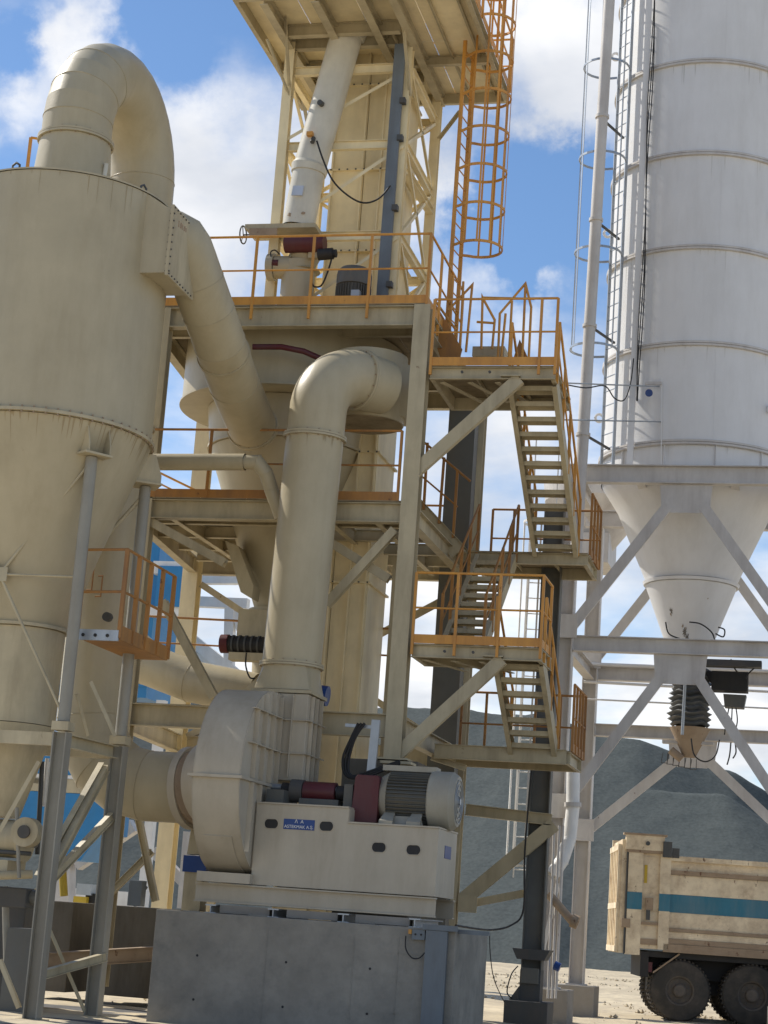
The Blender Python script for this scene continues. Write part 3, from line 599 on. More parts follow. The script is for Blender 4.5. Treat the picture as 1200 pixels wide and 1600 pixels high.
# vertical motor on deck
vm = T('vertical_motor', 'dark grey vertical electric motor with domed cowl standing on the main deck', 'motor', P(552, 456, 28.9))
q = P(552, 456, 28.9); zt = P(552, 393, 28.9).z
MB().lathe((q.x, q.y, 11.45), [(0.32, 0), (0.32, 0.05), (0.26, 0.06), (0.26, 0.60), (0.30, 0.61), (0.30, 0.80), (0.285, 0.87), (0.24, 0.92), (0.16, 0.95), (0.001, 0.965)], 40, caps=False).build('motor_body', MOTOR, vm, smooth=30)
for k in range(36):
    th = 2*math.pi*k/36; d = V((math.cos(th), math.sin(th), 0))
    MB().bar(V((q.x, q.y, 11.52))+d*.28, V((q.x, q.y, 12.04))+d*.28, 0.008, 0.05, d).build('cooling_fin', MOTOR, vm)
MB().box(q.x+.06, q.x+.2, q.y-.36, q.y-.2, 11.5, 11.88).build('terminal_box', GALV, vm)
q = P(608, 452, 28.7); o = MB().box(q.x-.25, q.x+.02, 28.6, 28.8, 11.45, 11.6).build('terminal_box', GALV); tag(o, 'small grey terminal box on the deck right of the vertical motor', 'junction box')
q = P(503, 452, 28.7); o = MB().box(q.x-.1, q.x+.14, 28.6, 28.75, 11.45, 11.58).build('terminal_box', GALV); tag(o, 'small grey terminal box on the deck between the stub pipe and the vertical motor', 'junction box')

# ------------------------------------------------------------------ mill / classifier under the main deck
ml = T('classifier_mill', 'large cream classifier drum with tapering cone hanging through the two decks', 'mill', (-9.42, 30.5, 6.3))
mc = V((-9.42, 30.5, 0))
MB().lathe(mc, [(1.95, 10.28), (1.95, 11.40)], 72).build('drum', CREAM, ml, smooth=30)
MB().lathe(mc, [(1.99, 10.24), (1.99, 10.275)], 72).build('drum_flange', CREAM, ml, smooth=30)
MB().lathe(mc, [(1.40, 9.55), (1.48, 10.23)], 64).build('lower_shell', CREAM, ml, smooth=30)
MB().lathe(mc, [(1.43, 9.50), (1.43, 9.545)], 64).build('shell_flange', CREAM, ml, smooth=30)
MB().lathe(mc, [(0.36, 6.72), (1.38, 9.49)], 64).build('cone', CREAM, ml, smooth=30)
MB().lathe(mc, [(0.46, 6.66), (0.46, 6.715)], 40).build('cone_flange', CREAM2, ml, smooth=30)
MB().lathe(mc, [(0.30, 5.3), (0.34, 6.0)], 40).build('discharge_pipe', CREAM2, ml, smooth=30)
MB().box(mc.x-.5, mc.x+.5, 30.0, 31.0, 6.02, 6.65).build('rotary_feeder', CREAM2, ml)
# inclined access chute on the left of the cone
MB().prism([P(352, 845, 29.6), P(372, 853, 29.6), P(396, 915, 29.6), P(393, 935, 29.6), P(376, 925, 29.6)], (0, 0.4, 0)).build('side_chute', CREAM2, ml)
# exit box at right, with window sign
vc = V((P(574, 640, 28.75).x, 28.75, 0))
MB().lathe(vc, [(0.62, 9.60), (0.62, 10.75)], 56).build('outlet_volute', CREAM, ml, smooth=30)
MB().lathe(vc, [(0.60, 9.585), (0.60, 9.598)], 56).build('volute_bottom_plate', PLATE, ml, smooth=30)
MB().tube([V((-7.50, 27.83, 10.08)), V((-7.2, 28.25, 10.08))], [.47, .45], 40).build('outlet_collar', CREAM, ml, smooth=30)
nd = V((.80, -.60, 0)); pc = vc+nd*.625+V((0, 0, 10.22)); pl = V((.60, .80, 0))*.09
MB().prism([pc-pl-V((0, 0, .14)), pc+pl-V((0, 0, .14)), pc+pl+V((0, 0, .14)), pc-pl+V((0, 0, .14))], nd*.012).build('blue_plate', BLUE2, ml, label='small dark blue plate on the outlet volute')
MB().prism([vc+V((.3, -.55, 9.62)), vc+V((.3, -.55, 10.6)), vc+V((.82, .1, 10.6)), vc+V((.82, .1, 9.75))], V((-.2, .6, 0))).build('volute_cheek', CREAM, ml)
MB().tube([P(395, 542, 28.2), P(440, 542, 28.25), P(475, 549, 28.3), P(500, 560, 28.4)], 0.05, 12).build('red_pipe', RED, ml, smooth=40)
dm = T('feeder_gear_motor', 'black gear motor with a dark red end cap below the mill cone', 'motor', P(380, 1010, 29.6))
q0, q1 = P(357, 1006, 29.6), P(412, 1008, 29.6)
MB().tube([q0, q1], 0.14, 20).build('motor_body', BLACK, dm, smooth=40); MB().tube([P(346, 1006, 29.6), P(358, 1006, 29.6)], 0.16, 20).build('end_cap', RED, dm, smooth=40)
for k in range(5):
    q = q0.lerp(q1, (k+.7)/5.5); MB().tube([q, q+V((.03, 0, 0))], 0.155, 20).build('cooling_fin', DARK, dm, smooth=40)
MB().box(q0.x+.05, q1.x+.1, 29.5, 29.75, q0.z-.28, q0.z-.15).build('mount', CREAM2, dm)
cable('motor_cable', [P(385, 1020, 29.5), P(384, 1040, 29.5), P(390, 1058, 29.5), P(398, 1060, 29.5)], 0.014, 'short dark cable looping under the black gear motor below the mill')

# ------------------------------------------------------------------ fan duct from classifier
fd = T('fan_duct', 'big cream vertical duct with an elbow, foremost in the middle, ending on the fan', 'duct', (-8.1, 27.25, 5.0))
base = V((-8.1, 27.3, 5.33)); top = V((-7.97, 27.2, 9.3)); R_ = 0.72
cz_ = 9.36; ed = V((0.60, 0.80, 0))
pts = [base, V((-7.99, 27.22, 8.95)), V((top.x, top.y, cz_))]
for k in range(1, 13):
    th = math.pi/2*k/12; c_ = ed*(R_*(1-math.cos(th))); pts.append(V((top.x+c_.x, top.y+c_.y, cz_+R_*math.sin(th))))
pts.append(pts[-1]+ed*0.06)
duct(fd, pts, 0.455, CREAM, merge=(1, len(pts)-1), flanges=((1, 0.50), (len(pts)-1, 0.50)))
flange(fd, base, (0, 0, 1), 0.50, CREAM)
MB().prism([(-8.57, 26.83, 4.86), (-7.62, 26.83, 4.86), (-7.62, 27.78, 4.86), (-8.57, 27.78, 4.86)], (0, 0, 0.05)).build('square_flange', CREAM2, fd)
b_ = MB(); n = 32; ringv = []
for k in range(n):
    th = 2*math.pi*k/n; ringv.append(V((base.x+0.45*math.cos(th), base.y+0.45*math.sin(th), 5.32)))
sq = []
for k in range(n):
    th = 2*math.pi*k/n; cxx, sxx = math.cos(th), math.sin(th); m_ = max(abs(cxx), abs(sxx)); sq.append(V((base.x+0.43*cxx/m_, base.y+0.43*sxx/m_, 4.92)))
b_.add(ringv+sq, [(k, (k+1) % n, (k+1) % n+n, k+n) for k in range(n)]); b_.build('square_to_round_transition', CREAM, fd, smooth=25)
# ------------------------------------------------------------------ cyclone
cy = T('cyclone_separator', 'huge cream cyclone separator on steel legs filling the left edge', 'cyclone', (-11.3, 24.45, 0.1))
cc0 = V((-11.3, 24.45, 0)); CR = 1.56
MB().lathe(cc0, [(CR, 8.20), (CR, 11.72)], 96, caps=True).build('cylinder_shell', CREAM, cy, smooth=30)
MB().lathe(cc0, [(CR+0.02, 11.725), (CR+0.02, 11.75), (0.66, 11.752)], 96, caps=False).build('top_plate', CREAM, cy, smooth=30)
MB().lathe(cc0, [(CR+0.05, 8.15), (CR+0.05, 8.195)], 96).build('body_flange', CREAM2, cy, smooth=30)
bb = MB()
for k in range(60):
    th = 2*math.pi*k/60; q = cc0+V((math.cos(th)*(CR+0.03), math.sin(th)*(CR+0.03), 0)); bb.tube([q+V((0, 0, 8.12)), q+V((0, 0, 8.225))], 0.014, 6)
bb.build('bolt_ring', TRKD, cy, kind='stuff')
MB().lathe(cc0, [(0.62, 5.35), (0.98, 6.5), (CR-0.01, 8.14)], 96).build('cone', CREAM, cy, smooth=14)
MB().lathe(cc0, [(0.66, 5.30), (0.66, 5.345)], 64).build('cone_flange', CREAM2, cy, smooth=30)
MB().lathe(cc0, [(0.60, 3.95), (0.61, 5.29)], 64).build('dust_bin', CREAM2, cy, smooth=30)
MB().lathe(cc0, [(0.24, 2.65), (0.60, 3.94)], 64).build('lower_cone', CREAM2, cy, smooth=30)
# tangential inlet box
MB().prism([(-11.0, 23.88, 10.50), (-9.44, 23.88, 10.50), (-9.44, 23.88, 11.46), (-9.86, 23.88, 11.72), (-11.0, 23.88, 11.72)], (0, 1.0, 0)).build('inlet_box', CREAM, cy)
MB().box(-9.435, -9.39, 23.82, 24.94, 10.44, 11.52).build('inlet_flange', CREAM2, cy)
bb = MB()
for k in range(9):
    for z in (10.475, 11.485): bb.box(-9.45, -9.375, 23.85+.12*k, 23.87+.12*k, z-.01, z+.01)
    bb.box(-9.45, -9.375, 23.84, 23.86, 10.5+.11*k, 10.52+.11*k)
bb.build('bolt_row', DARK, cy, kind='stuff')
for th in (-0.35, -1.75):
    q = cc0+V((math.cos(th)*(CR-0.12), math.sin(th)*(CR-0.12), 11.75)); l_ = V((-math.sin(th), math.cos(th), 0))*.06
    MB().tube([q-l_, q-l_+V((0, 0, .1)), q+V((0, 0, .14)), q+l_+V((0, 0, .1)), q+l_], 0.016, 8).build('lifting_lug', DARK, cy, smooth=50)
# painted-over stencil patch
q = P(285, 350, 23.88)
for k in range(5):
    MB().box(q.x-.06+k*.03, q.x-.045+k*.03+.01*(k % 2), 23.872, 23.878, q.z-.05-.02*k, q.z+.05-.03*k).build('paint_scar', TRKD, cy)
legs = [(-10.16, 23.60), (-10.0, 25.33), (-12.5, 23.60), (-12.5, 25.33)]
for i, (x, y) in enumerate(legs):
    MB().tube([(x, y, 3.95), (x, y, 7.66)], 0.085, 20).build('leg', LEGM, cy, smooth=40)
    MB().hsec((x, y, 0.03), (x, y, 3.80), 0.2, 0.2, Xv, t=0.018).build('lower_leg', LEGM, cy)
    MB().box(x-.17, x+.17, y-.17, y+.17, 0.0, 0.028).build('base_plate', CREAM2, cy)
    MB().box(x-.12, x+.12, y-.12, y+.12, 3.82, 3.94).build('joint_plate', CREAM2, cy)
    # bracket: two cheek plates and shelf
    rad = (V((x, y, 0))-cc0); rad.z = 0; rad.normalize(); lat = V((-rad.y, rad.x, 0)); c_ = V((x, y, 0))
    MB().bar(c_-rad*.38+V((0, 0, 7.685)), c_+rad*.2+V((0, 0, 7.685)), .44, .03, Zv).build('bracket_shelf', CREAM2, cy)
    for s_ in (-1, 1):
        o_ = c_+lat*s_*.17
        MB().prism([o_+rad*.19+V((0, 0, 7.705)), o_+rad*.19+V((0, 0, 7.82)), o_+rad*.08+V((0, 0, 8.13)), o_-rad*.3+V((0, 0, 8.13)), o_-rad*.42+V((0, 0, 7.705))], lat*0.016).build('bracket_cheek', CREAM2, cy)
def ringbeam(z, h):
    (a, b, c, d) = [V((x, y, z)) for x, y in legs]
    for p, q in ((a, b), (c, d), (a, c), (b, d)):
        dd = (q-p).normalized()*0.11; MB().csec(p+dd, q-dd, 0.1, h, Zv).build('tie_beam', CREAM2, cy)
ringbeam(3.7, 0.18)
def rod(p, q, r=0.018, name='tie_rod'): MB().tube([p, q], r, 10).build(name, CREAM2, cy, smooth=50)
A, B, C_, D_ = [V((x, y, 0)) for x, y in legs]
def at(v, z): return V((v.x, v.y, z))
mid = (A+C_)/2; mid = V((-11.33, 23.55, 5.95))
for e in (at(A, 7.6), at(C_, 7.6), at(A, 4.0), at(C_, 4.0)):
    rod(e+(mid-e)*0.03, mid, 0.022)
rod(at(A, 5.95), mid); rod(at(C_, 5.95), mid)
MB().prism([mid+V((-.12, -.02, -.1)), mid+V((.12, -.02, -.1)), mid+V((.12, -.02, .1)), mid+V((-.12, -.02, .1))], (0, .02, 0)).build('gusset_plate', CREAM2, cy)
mid2 = V((-10.08, 24.46, 5.9))
for e in (at(B, 7.55), ): rod(e, at(B, 7.55)+V((-.9, -.35, -1.35)), 0.03)
for p, q in (((166, 1200, 25.2), (68, 1385, 23.7)), ((160, 1196, 25.2), (60, 1372, 23.7)), ((60, 1395, 24.0), (175, 1275, 25.3)), ((60, 1525, 24.0), (165, 1495, 25.3))):
    MB().hsec(P(*p), P(*q), 0.09, 0.12, Zv, t=0.01).build('lower_brace', CREAM2, cy)
for p, q in (((70, 1440, 24.2), (130, 1580, 25.2)), ((0, 1500, 23.6), (30, 1575, 23.6)), ((0, 1300, 23.6), (62, 1190, 23.6)), ((118, 1085, 24.6), (135, 1150, 24.9)), ((140, 1065, 24.6), (178, 1150, 25.0))):
    MB().lsec(P(*p), P(*q), 0.06, Zv).build('angle_brace', CREAM2, cy)
MB().hsec(P(40, 1503, 25.5), P(245, 1490, 27.8), 0.12, 0.22, Zv).build('lower_brace', TRKD, cy)
# rotary valve under the cyclone
rv = T('rotary_valve', 'grey rotary valve with round end covers under the cyclone cone at lower left', 'valve', (-11.3, 24.45, 1.9))
MB().tube([(-11.55, 24.45, 2.36), (-10.95, 24.45, 2.36)], 0.26, 28).build('valve_body', CREAM2, rv, smooth=30)
for x in (-10.94, -11.6): MB().tube([(x, 24.45, 2.36), (x+.05, 24.45, 2.36)], 0.31, 28).build('end_cover', CREAM2, rv, smooth=30)
MB().tube([(-10.88, 24.45, 2.36), (-10.74, 24.45, 2.36)], 0.1, 20).build('gearbox', MOTOR, rv, smooth=30)
MB().box(-11.6, -11.0, 24.15, 24.75, 1.9, 2.06).build('outlet_flange', CREAM2, rv)
o = MB().tube([P(-10, 1368, 24.0), P(50, 1366, 24.3)], 0.06, 14).build('air_pipe', CREAM2, smooth=40); tag(o, 'horizontal grey pipe crossing under the rotary valve at lower left', 'pipe')
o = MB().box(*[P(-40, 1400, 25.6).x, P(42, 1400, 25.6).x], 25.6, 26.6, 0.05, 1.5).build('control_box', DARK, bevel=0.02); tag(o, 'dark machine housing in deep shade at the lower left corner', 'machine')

for k, (a, b, r_, m_, lab) in enumerate((
    ((66, 1190, 24.9), (58, 1335, 24.9), .035, DARK, 'dark vertical hose beside the front cyclone leg, right of the rotary valve'),
    ((74, 1185, 25.1), (68, 1260, 25.1), .03, WHITE, 'short pale vertical pipe beside the dark hose at the front cyclone leg'),
    ((-10, 1330, 24.2), (48, 1334, 24.2), .03, DARK, 'thin dark horizontal pipe just under the rotary valve'),
    ((26, 1262, 24.0), (30, 1372, 24.0), .028, LEGM, 'thin grey upright pipe in front of the rotary valve'))):
    o = MB().tube([P(*a), P(*b)], r_, 12).build('thin_pipe', m_, smooth=40); tag(o, lab, 'pipe')
t = T('drive_unit', 'dark gear drive with round cover on a bracket at the lower left edge', 'gear drive', P(20, 1430, 24.6))
q = P(34, 1300, 24.0); MB().tube([q+V((.08, -.1, 0)), q+V((.08, .1, 0))], .2, 28).build('round_cover', CREAM2, t, smooth=30); MB().tube([q+V((.08, -.13, 0)), q+V((.08, -.1, 0))], .09, 20).build('hub', DARK, t, smooth=30)
q = P(20, 1400, 24.6); MB().box(q.x-.25, q.x+.2, 24.6, 25.0, q.z-.16, q.z+.12).build('gear_case', DARK, t, bevel=.02); MB().tube([q+V((.2, .2, 0)), q+V((.42, .2, 0))], .1, 20).build('motor', DGREY, t, smooth=30)
q = P(40, 1480, 24.8); MB().box(q.x-.3, q.x+.15, 24.8, 25.3, 0.0, q.z+.25).build('drive_bracket', DGREY, t)
for p_, q_ in (((216, 1275, 27.8), (243, 1408, 27.8)), ((168, 1400, 27.9), (238, 1330, 27.9))):
    MB().hsec(P(*p_), P(*q_), .1, .1, Zv, t=.01).build('brace', CREAM2, tower)
for k, (a, b, r_, m_, lab) in enumerate((
    ((30, 1215, 25.4), (96, 1224, 25.4), .05, LEGM, 'short grey pipe running from the cyclone cone to the front leg'),
    ((8, 1385, 25.2), (12, 1560, 25.2), .05, LEGM, 'grey upright pipe at the lower left edge of the plant'),
    ((96, 1330, 26.6), (100, 1400, 26.6), .06, YEL, 'small yellow upright pipe low between the cyclone legs'))):
    o = MB().tube([P(*a), P(*b)], r_, 12).build('thin_pipe', m_, smooth=40); tag(o, lab, 'pipe')
q = P(215, 1395, 27.6); o = MB().box(q.x-.12, q.x+.1, 27.5, 27.7, 1.56, 1.95).build('switch_box', BGREY, bevel=.01); tag(o, 'small blue-grey switch box on the footing left of the fan block', 'switch box')
q = P(180, 1395, 27.9); o = MB().tube([(q.x, 28.9, 1.56), (q.x, 28.9, 1.75), (q.x+.1, 28.9, 1.9)], .07, 14).build('small_pipe_elbow', DARK, smooth=40); tag(o, 'short dark pipe elbow standing on the footing between the cyclone legs and the fan', 'pipe')
# U-bend and downcomer
ub = T('cyclone_outlet_duct', 'cream duct arching over the cyclone top in a U bend, then dropping behind it', 'duct', (-11.33, 24.45, 11.75))
x0 = -11.33; y0 = 24.45; Rb = 1.18; zb = 13.15
pts = [V((x0, y0, 12.82)), V((x0, y0, zb))]
for k in range(1, 17):
    th = math.pi-math.pi*k/16; pts.append(V((x0+0.01*k, y0+Rb+Rb*math.cos(th), zb+Rb*math.sin(th))))
pts += [V((-11.13, 26.81, 9.0)), V((-11.08, 26.81, 4.35))]
Re = 1.0; ecx, ecz = -11.08+Re, 4.35
for k in range(1, 5):
    th = math.pi+math.pi/2*k/4; pts.append(V((ecx+Re*math.cos(th), 26.81, ecz+Re*math.sin(th))))
pts.append(V((-9.42, 26.81, ecz-Re)))
duct(ub, pts, 0.53, CREAM, 48, flanges=((0, 0.58), (18, 0.57)), merge=(7, 17))
MB().lathe((x0, y0, 0), [(0.68, 11.755), (0.60, 12.0), (0.54, 12.78)], 48, caps=False).build('neck_cone', CREAM, ub, smooth=12)
MB().lathe((x0, y0, 0), [(0.74, 11.752), (0.74, 11.80), (0.69, 11.80)], 48, caps=False).build('neck_collar', CREAM, ub, smooth=30)
MB().tube([(x0+.55, y0-.12, 11.75), (x0+.6, y0-.14, 12.4)], 0.035, 10).build('stiffener', PALE, ub)

zt_ = P(30, 224, 25.4).z; railing('short orange guard rail at the far left, standing on the top of the cyclone', [[V((-12.45, 25.2, 11.755)), V((-11.95, 25.45, 11.755)), V((-11.75, 25.75, 11.755))]], zt_-11.755, spacing=.5, toe=0)
railing('thin orange guard rail slanting down behind the cross pipe', [[P(240, 768, 31.8), P(305, 800, 31.8)]], 0.4, spacing=.66, toe=0)
# inlet duct of cyclone from mill
idt = T('cyclone_inlet_duct', 'cream duct slanting from the mill up to the box inlet of the cyclone', 'duct', P(395, 680, 28.4))
fl = V((-9.39, 24.38, 10.98))
p3 = P(343, 535, 26.1); p4 = P(365, 597, 27.1); p5 = P(395, 668, 28.5)
duct(idt, [P(256, 370, 24.7), P(272, 372, 24.75), P(283, 378, 24.8), P(291, 390, 24.88), P(297, 406, 24.98), P(309, 440, 25.22), P(326, 487, 25.6), p3, p4, p5], .405, CREAM, merge=(0, 5))
flange(idt, p3.lerp(p4, 0.3), p4-p3, 0.425, CREAM)
flange(idt, p5, (p5-p4), 0.43, CREAM)
# horizontal cross pipe
cp = T('cross_pipe', 'cream horizontal pipe above the second deck, bending down beside the fan duct', 'pipe', P(330, 722, 27.4))
duct(cp, [P(225, 722, 27.35), P(383, 722, 27.35)], 0.135, CREAM, 24, names=['pipe_section'])
duct(cp, [P(383, 722, 27.35), P(402, 722, 27.35), P(416, 740, 27.4), P(424, 765, 27.5), P(440, 808, 27.6)], 0.115, CREAM, 24, names=['elbow', 'elbow', 'pipe_section', 'pipe_section'])
# inclined duct behind, under the second deck
o_ = T('inclined_duct', 'inclined cream duct running behind the cyclone leg down toward the top of the fan', 'duct', P(250, 1050, 30.2))
duct(o_, [P(175, 985, 30.6), P(235, 1040, 30.4), P(300, 1065, 30.3), P(400, 1085, 30.2)], 0.36, CREAM, 36)

# small orange platform on the downcomer
sp = T('small_platform', 'small orange service platform with railings hung between the two cyclone legs', 'platform', (-9.6, 25.0, 5.2))
pz = 5.35
fA, fB, bA, bB = V((-10.12, 23.95, pz)), V((-9.62, 23.95, pz)), V((-10.0, 26.0, pz)), V((-9.2, 26.0, pz))
a0, a1, a2 = P(122, 992, 23.9), P(186, 1004, 23.9), P(268, 1040, 26.2)
z0_ = (a0.z+a1.z)/2
MB().prism([V((a0.x, 23.9, z0_)), V((a1.x, 23.9, z0_)), V((a1.x, 25.85, z0_)), V((a0.x, 25.85, z0_))], (0, 0, .02)).build('deck_plate', ORD, sp)
MB().box(a0.x, a1.x, 23.84, 23.88, z0_-.03, z0_+.12).build('front_fascia', GALV, sp)
for k in range(3): MB().tube([(a0.x+.1+.18*k, 23.838, z0_+.04), (a0.x+.1+.18*k, 23.83, z0_+.04)], .025, 10).build('fascia_hole', BLACK, sp)
e0, e1 = V((a1.x, 23.88, z0_+.02)), V((a1.x, 25.85, z0_+.02))
MB().bar(e0+V((0, 0, .08)), e1+V((0, 0, .08)), .012, .2).build('toe_board', ORD, sp)
for k in range(5):
    q = e0.lerp(e1, k/4); MB().bar(q, q+V((0, 0, 1.25)), .055, .055).build('post', ORD, sp)
for z in (0.65, 1.25): MB().tube([V((a0.x, 23.88, z0_+z)), e0+V((0, 0, z)), e1+V((0, 0, z))], .02, 8).build('rail', ORD, sp)
MB().bar(V((a0.x, 23.88, z0_)), V((a0.x, 23.88, z0_+1.25)), .04, .04).build('post', ORD, sp)
for k in range(2):
    q = P(140+14*k, 890+10*k, 26.2); bb = MB().tube([q, q+V((.08, -.03, 0)), q+V((.08, -.03, -.32)), q+V((-.02, 0, -.32))], .012, 6).build('step_iron', ORD, sp)
q = P(170, 965, 26.1); o = MB().tube([q, q+V((0, -.1, 0))], .07, 16).build('sample_port', DARK, sp, smooth=40)

RUN = mat('rust_run_stain', (0.36, 0.285, 0.17), 0.6, bump=0)
GRUN = mat('dust_run_stain', (0.60, 0.585, 0.555), 0.6, bump=0)
def runs(root, c, rad_fn, z, n, m, a0, a1, lmax=.5, w=.012, seed=1):
    rnd = random.Random(seed); b_ = MB()
    for k in range(n):
        th = rnd.uniform(a0, a1); L_ = lmax*rnd.uniform(.12, 1)**2; ww = w*rnd.uniform(.5, 1.6)
        def pt(t_, zz): rr_ = rad_fn(zz)+.002; return V((c.x+rr_*math.cos(t_), c.y+rr_*math.sin(t_), zz))
        d_ = ww/rad_fn(z); ps = [pt(th-d_, z), pt(th+d_, z), pt(th+d_*.7, z-L_*.4), pt(th+d_*.3, z-L_*.8), pt(th, z-L_), pt(th-d_*.4, z-L_*.7), pt(th-d_*.8, z-L_*.3)]
        b_.add(ps, [tuple(range(7))])
    b_.build('rust_runs', m, root, kind='stuff')
runs(cy, cc0, lambda z: CR if z > 8.17 else CR-.01-(8.14-z)*.354, 8.14, 90, RUN, -math.pi, .3, .45, .012, 4)
runs(cy, cc0, lambda z: CR, 11.71, 40, RUN, -math.pi, .3, .5, .007, 5)
runs(cy, cc0, lambda z: .605, 5.28, 24, RUN, -math.pi, .3, .35, .01, 6)
runs(fd, V((-7.99, 27.22, 0)), lambda z: .457, 8.9, 22, RUN, -math.pi, .6, .3, .008, 7)
# ------------------------------------------------------------------ centrifugal fan
fan = T('centrifugal_fan', 'big beige centrifugal fan housing with ribbed side on the concrete block', 'fan', (-8.4, 26.5, 1.95))
fc = V((0, 26.42, 3.45)); FR = 1.36; fx0, fx1 = -8.76, -8.06
def scroll(k, n=56):     # scroll outline in Y-Z, wider towards outlet (top rear)
    th = -math.pi/2 + 2*math.pi*k/n
    return th
prof = []
for k in range(57):
    th = math.radians(80 + 280*k/56)            # from near top, over the front, to the rear bottom
    r = FR*(1.0+0.03*k/56); prof.append(V((0, fc.y-math.cos(th-math.pi/2-math.pi/2)*0, 0)))
prof = []
for k in range(57):
    th = math.radians(88+270*k/56); r = FR*(1-0.03*k/56)
    prof.append(V((0, fc.y+r*math.cos(th), fc.z+r*math.sin(th))))
prof.append(V((0, 27.78, 3.9))); prof.append(V((0, 27.78, 4.83)))
b_ = MB(); n = len(prof)
L0 = [V((fx0, p.y, p.z)) for p in prof]; L1_ = [V((fx1, p.y, p.z)) for p in prof]
def shell(name, sel, x0, x1, m=FANM):
    q = MB(); a = [V((x0, p.y, p.z)) for p in sel]; c = [V((x1, p.y, p.z)) for p in sel]; k = len(sel)
    q.add(a+c, [(i, i+1, i+1+k, i+k) for i in range(k-1)]); return q.build(name, m, fan, smooth=30)
front_hi = [p for p in prof[:29] if p.z > fc.z-0.05]; 
shell('upper_rim_plate', prof[:21], fx0+.01, fx1-.01); shell('lower_rim_plate', prof[20:57], fx0+.01, fx1-.01)
for x, nm in ((fx0, 'left_side_plate'), (fx1-.015, 'right_side_plate')):
    MB().prism([V((x, p.y, p.z)) for p in prof], (0.015, 0, 0)).build(nm, FANM, fan)
# horizontal split flange
zs_ = fc.z-0.02
MB().box(fx0-.06, fx1+.05, fc.y-FR-.05, 27.8, zs_-.02, zs_+.02).build('split_flange', FANM, fan)
# outlet box with ribs
MB().box(-8.52, -7.66, 26.85, 27.76, 3.55, 4.85).build('outlet_box', FANM, fan, bevel=0.01)
MB().prism([(fx1, 26.0, 2.3), (fx1, 26.85, 2.3), (-7.66, 26.86, 3.5), (-7.66, 26.86, 4.8), (fx1, 26.2, 4.65), (fx1, 25.6, 3.6)], (0.001, 0, 0)).build('flare_plate', FANM, fan) if False else None
for y in (25.55, 25.95, 26.35, 26.7): 
    hh = math.sqrt(max(0, (FR*0.99)**2-(y-fc.y)**2))
    MB().box(fx1+.0, fx1+.07, y-.008, y+.008, zs_+.03, fc.z+hh).build('stiffener_rib', FANM, fan)
    MB().box(fx1+.0, fx1+.07, y-.008, y+.008, fc.z-hh, zs_-.03).build('stiffener_rib', FANM, fan)
for x in (-8.3, -8.1, -7.88): MB().box(x-.008, x+.008, 26.79, 26.85, 3.6, 4.83).build('stiffener_rib', FANM, fan)
for z in (3.95, 4.45): MB().box(-8.04, -7.6, 26.8, 27.78, z-.008, z+.008).build('stiffener_rib', FANM, fan)
for z in (3.95, 4.45): MB().bar((fx1+.04, 25.3+.12*(z-3.9), z), (fx1+.04, 26.82, z), .07, .014).build('stiffener_rib', FANM, fan)
for y in (27.0, 27.25, 27.5): MB().box(-7.655, -7.6, y-.008, y+.008, 3.57, 4.83).build('stiffener_rib', FANM, fan)
# access panel on the rim: short curved door
sel = prof[27:36]
q = MB(); r2 = [fc+(p-fc)*1.012 for p in sel]; a = [V((-8.62, p.y, p.z)) for p in r2]; c = [V((-8.2, p.y, p.z)) for p in r2]; k = len(sel)
b0 = [V((-8.62, p.y, p.z)) for p in sel]; b1 = [V((-8.2, p.y, p.z)) for p in sel]
q.add(a+c+b0+b1, [(i, i+1, i+1+k, i+k) for i in range(k-1)]+[(i, i+2*k, i+1+2*k, i+1) for i in range(k-1)]+[(i+k, i+1+k, i+1+3*k, i+3*k) for i in range(k-1)]+[(0, k, 3*k, 2*k), (k-1, 3*k-1, 4*k-1, 2*k-1)])
q.build('access_door', FANM, fan, smooth=30)
# suction side: box + inlet cone ring
MB().tube([(-9.40, 26.81, 3.35), (-9.28, 26.78, 3.36)], 0.62, 40).build('inlet_ring', FANM, fan, smooth=30)
MB().tube([(-9.28, 26.78, 3.36), (-9.1, 26.7, 3.38), (-8.98, 26.6, 3.4)], [0.56, 0.60, 0.52], 40, caps=False).build('expansion_joint', TRKD, fan, smooth=30)
MB().tube([(-8.98, 26.6, 3.4), (-8.77, 26.5, 3.42)], [0.66, 0.66], 40).build('inlet_flange', FANM, fan, smooth=30)
MB().box(-8.8, -8.0, 25.75, 26.6, 1.98, 2.12).build('foot', FANM, fan)
# pedestal / base
bs = T('fan_base_frame', 'long beige steel base frame with oval hand holes carrying bearings and motor', 'base frame', (-6.6, 26.5, 1.7))
bx0, bx1, bst = -8.03, P(677, 1400, 25.9).x, -6.66
yb0, yb1 = 25.9, 27.25
MB().prism([(bx0, yb0, 1.98), (bx1, yb0, 1.98), (bx1, yb0, 2.92), (bst, yb0, 2.92), (bst, yb0, 3.13), (bx0, yb0, 3.13)], (0, 0.02, 0)).build('front_plate', FANM, bs)
MB().prism([(bx0, yb1, 1.98), (bx1, yb1, 1.98), (bx1, yb1, 2.92), (bst, yb1, 2.92), (bst, yb1, 3.13), (bx0, yb1, 3.13)], (0, 0.02, 0)).build('rear_plate', FANM, bs)
MB().box(bx1-.0, bx1+.02, yb0+.0, yb1+.02, 1.98, 2.92).build('end_plate', FANM, bs)
MB().box(bst+.001, bx1+.03, yb0-.02, yb1+.03, 2.922, 2.945).build('motor_plate', FANM, bs)
MB().box(bx0, bst-.001, yb0-.02, yb1+.03, 3.132, 3.155).build('bearing_plate', FANM, bs)
MB().box(bst-.01, bst+.01, yb0+.02, yb1, 2.95, 3.13).build('step_plate', FANM, bs)
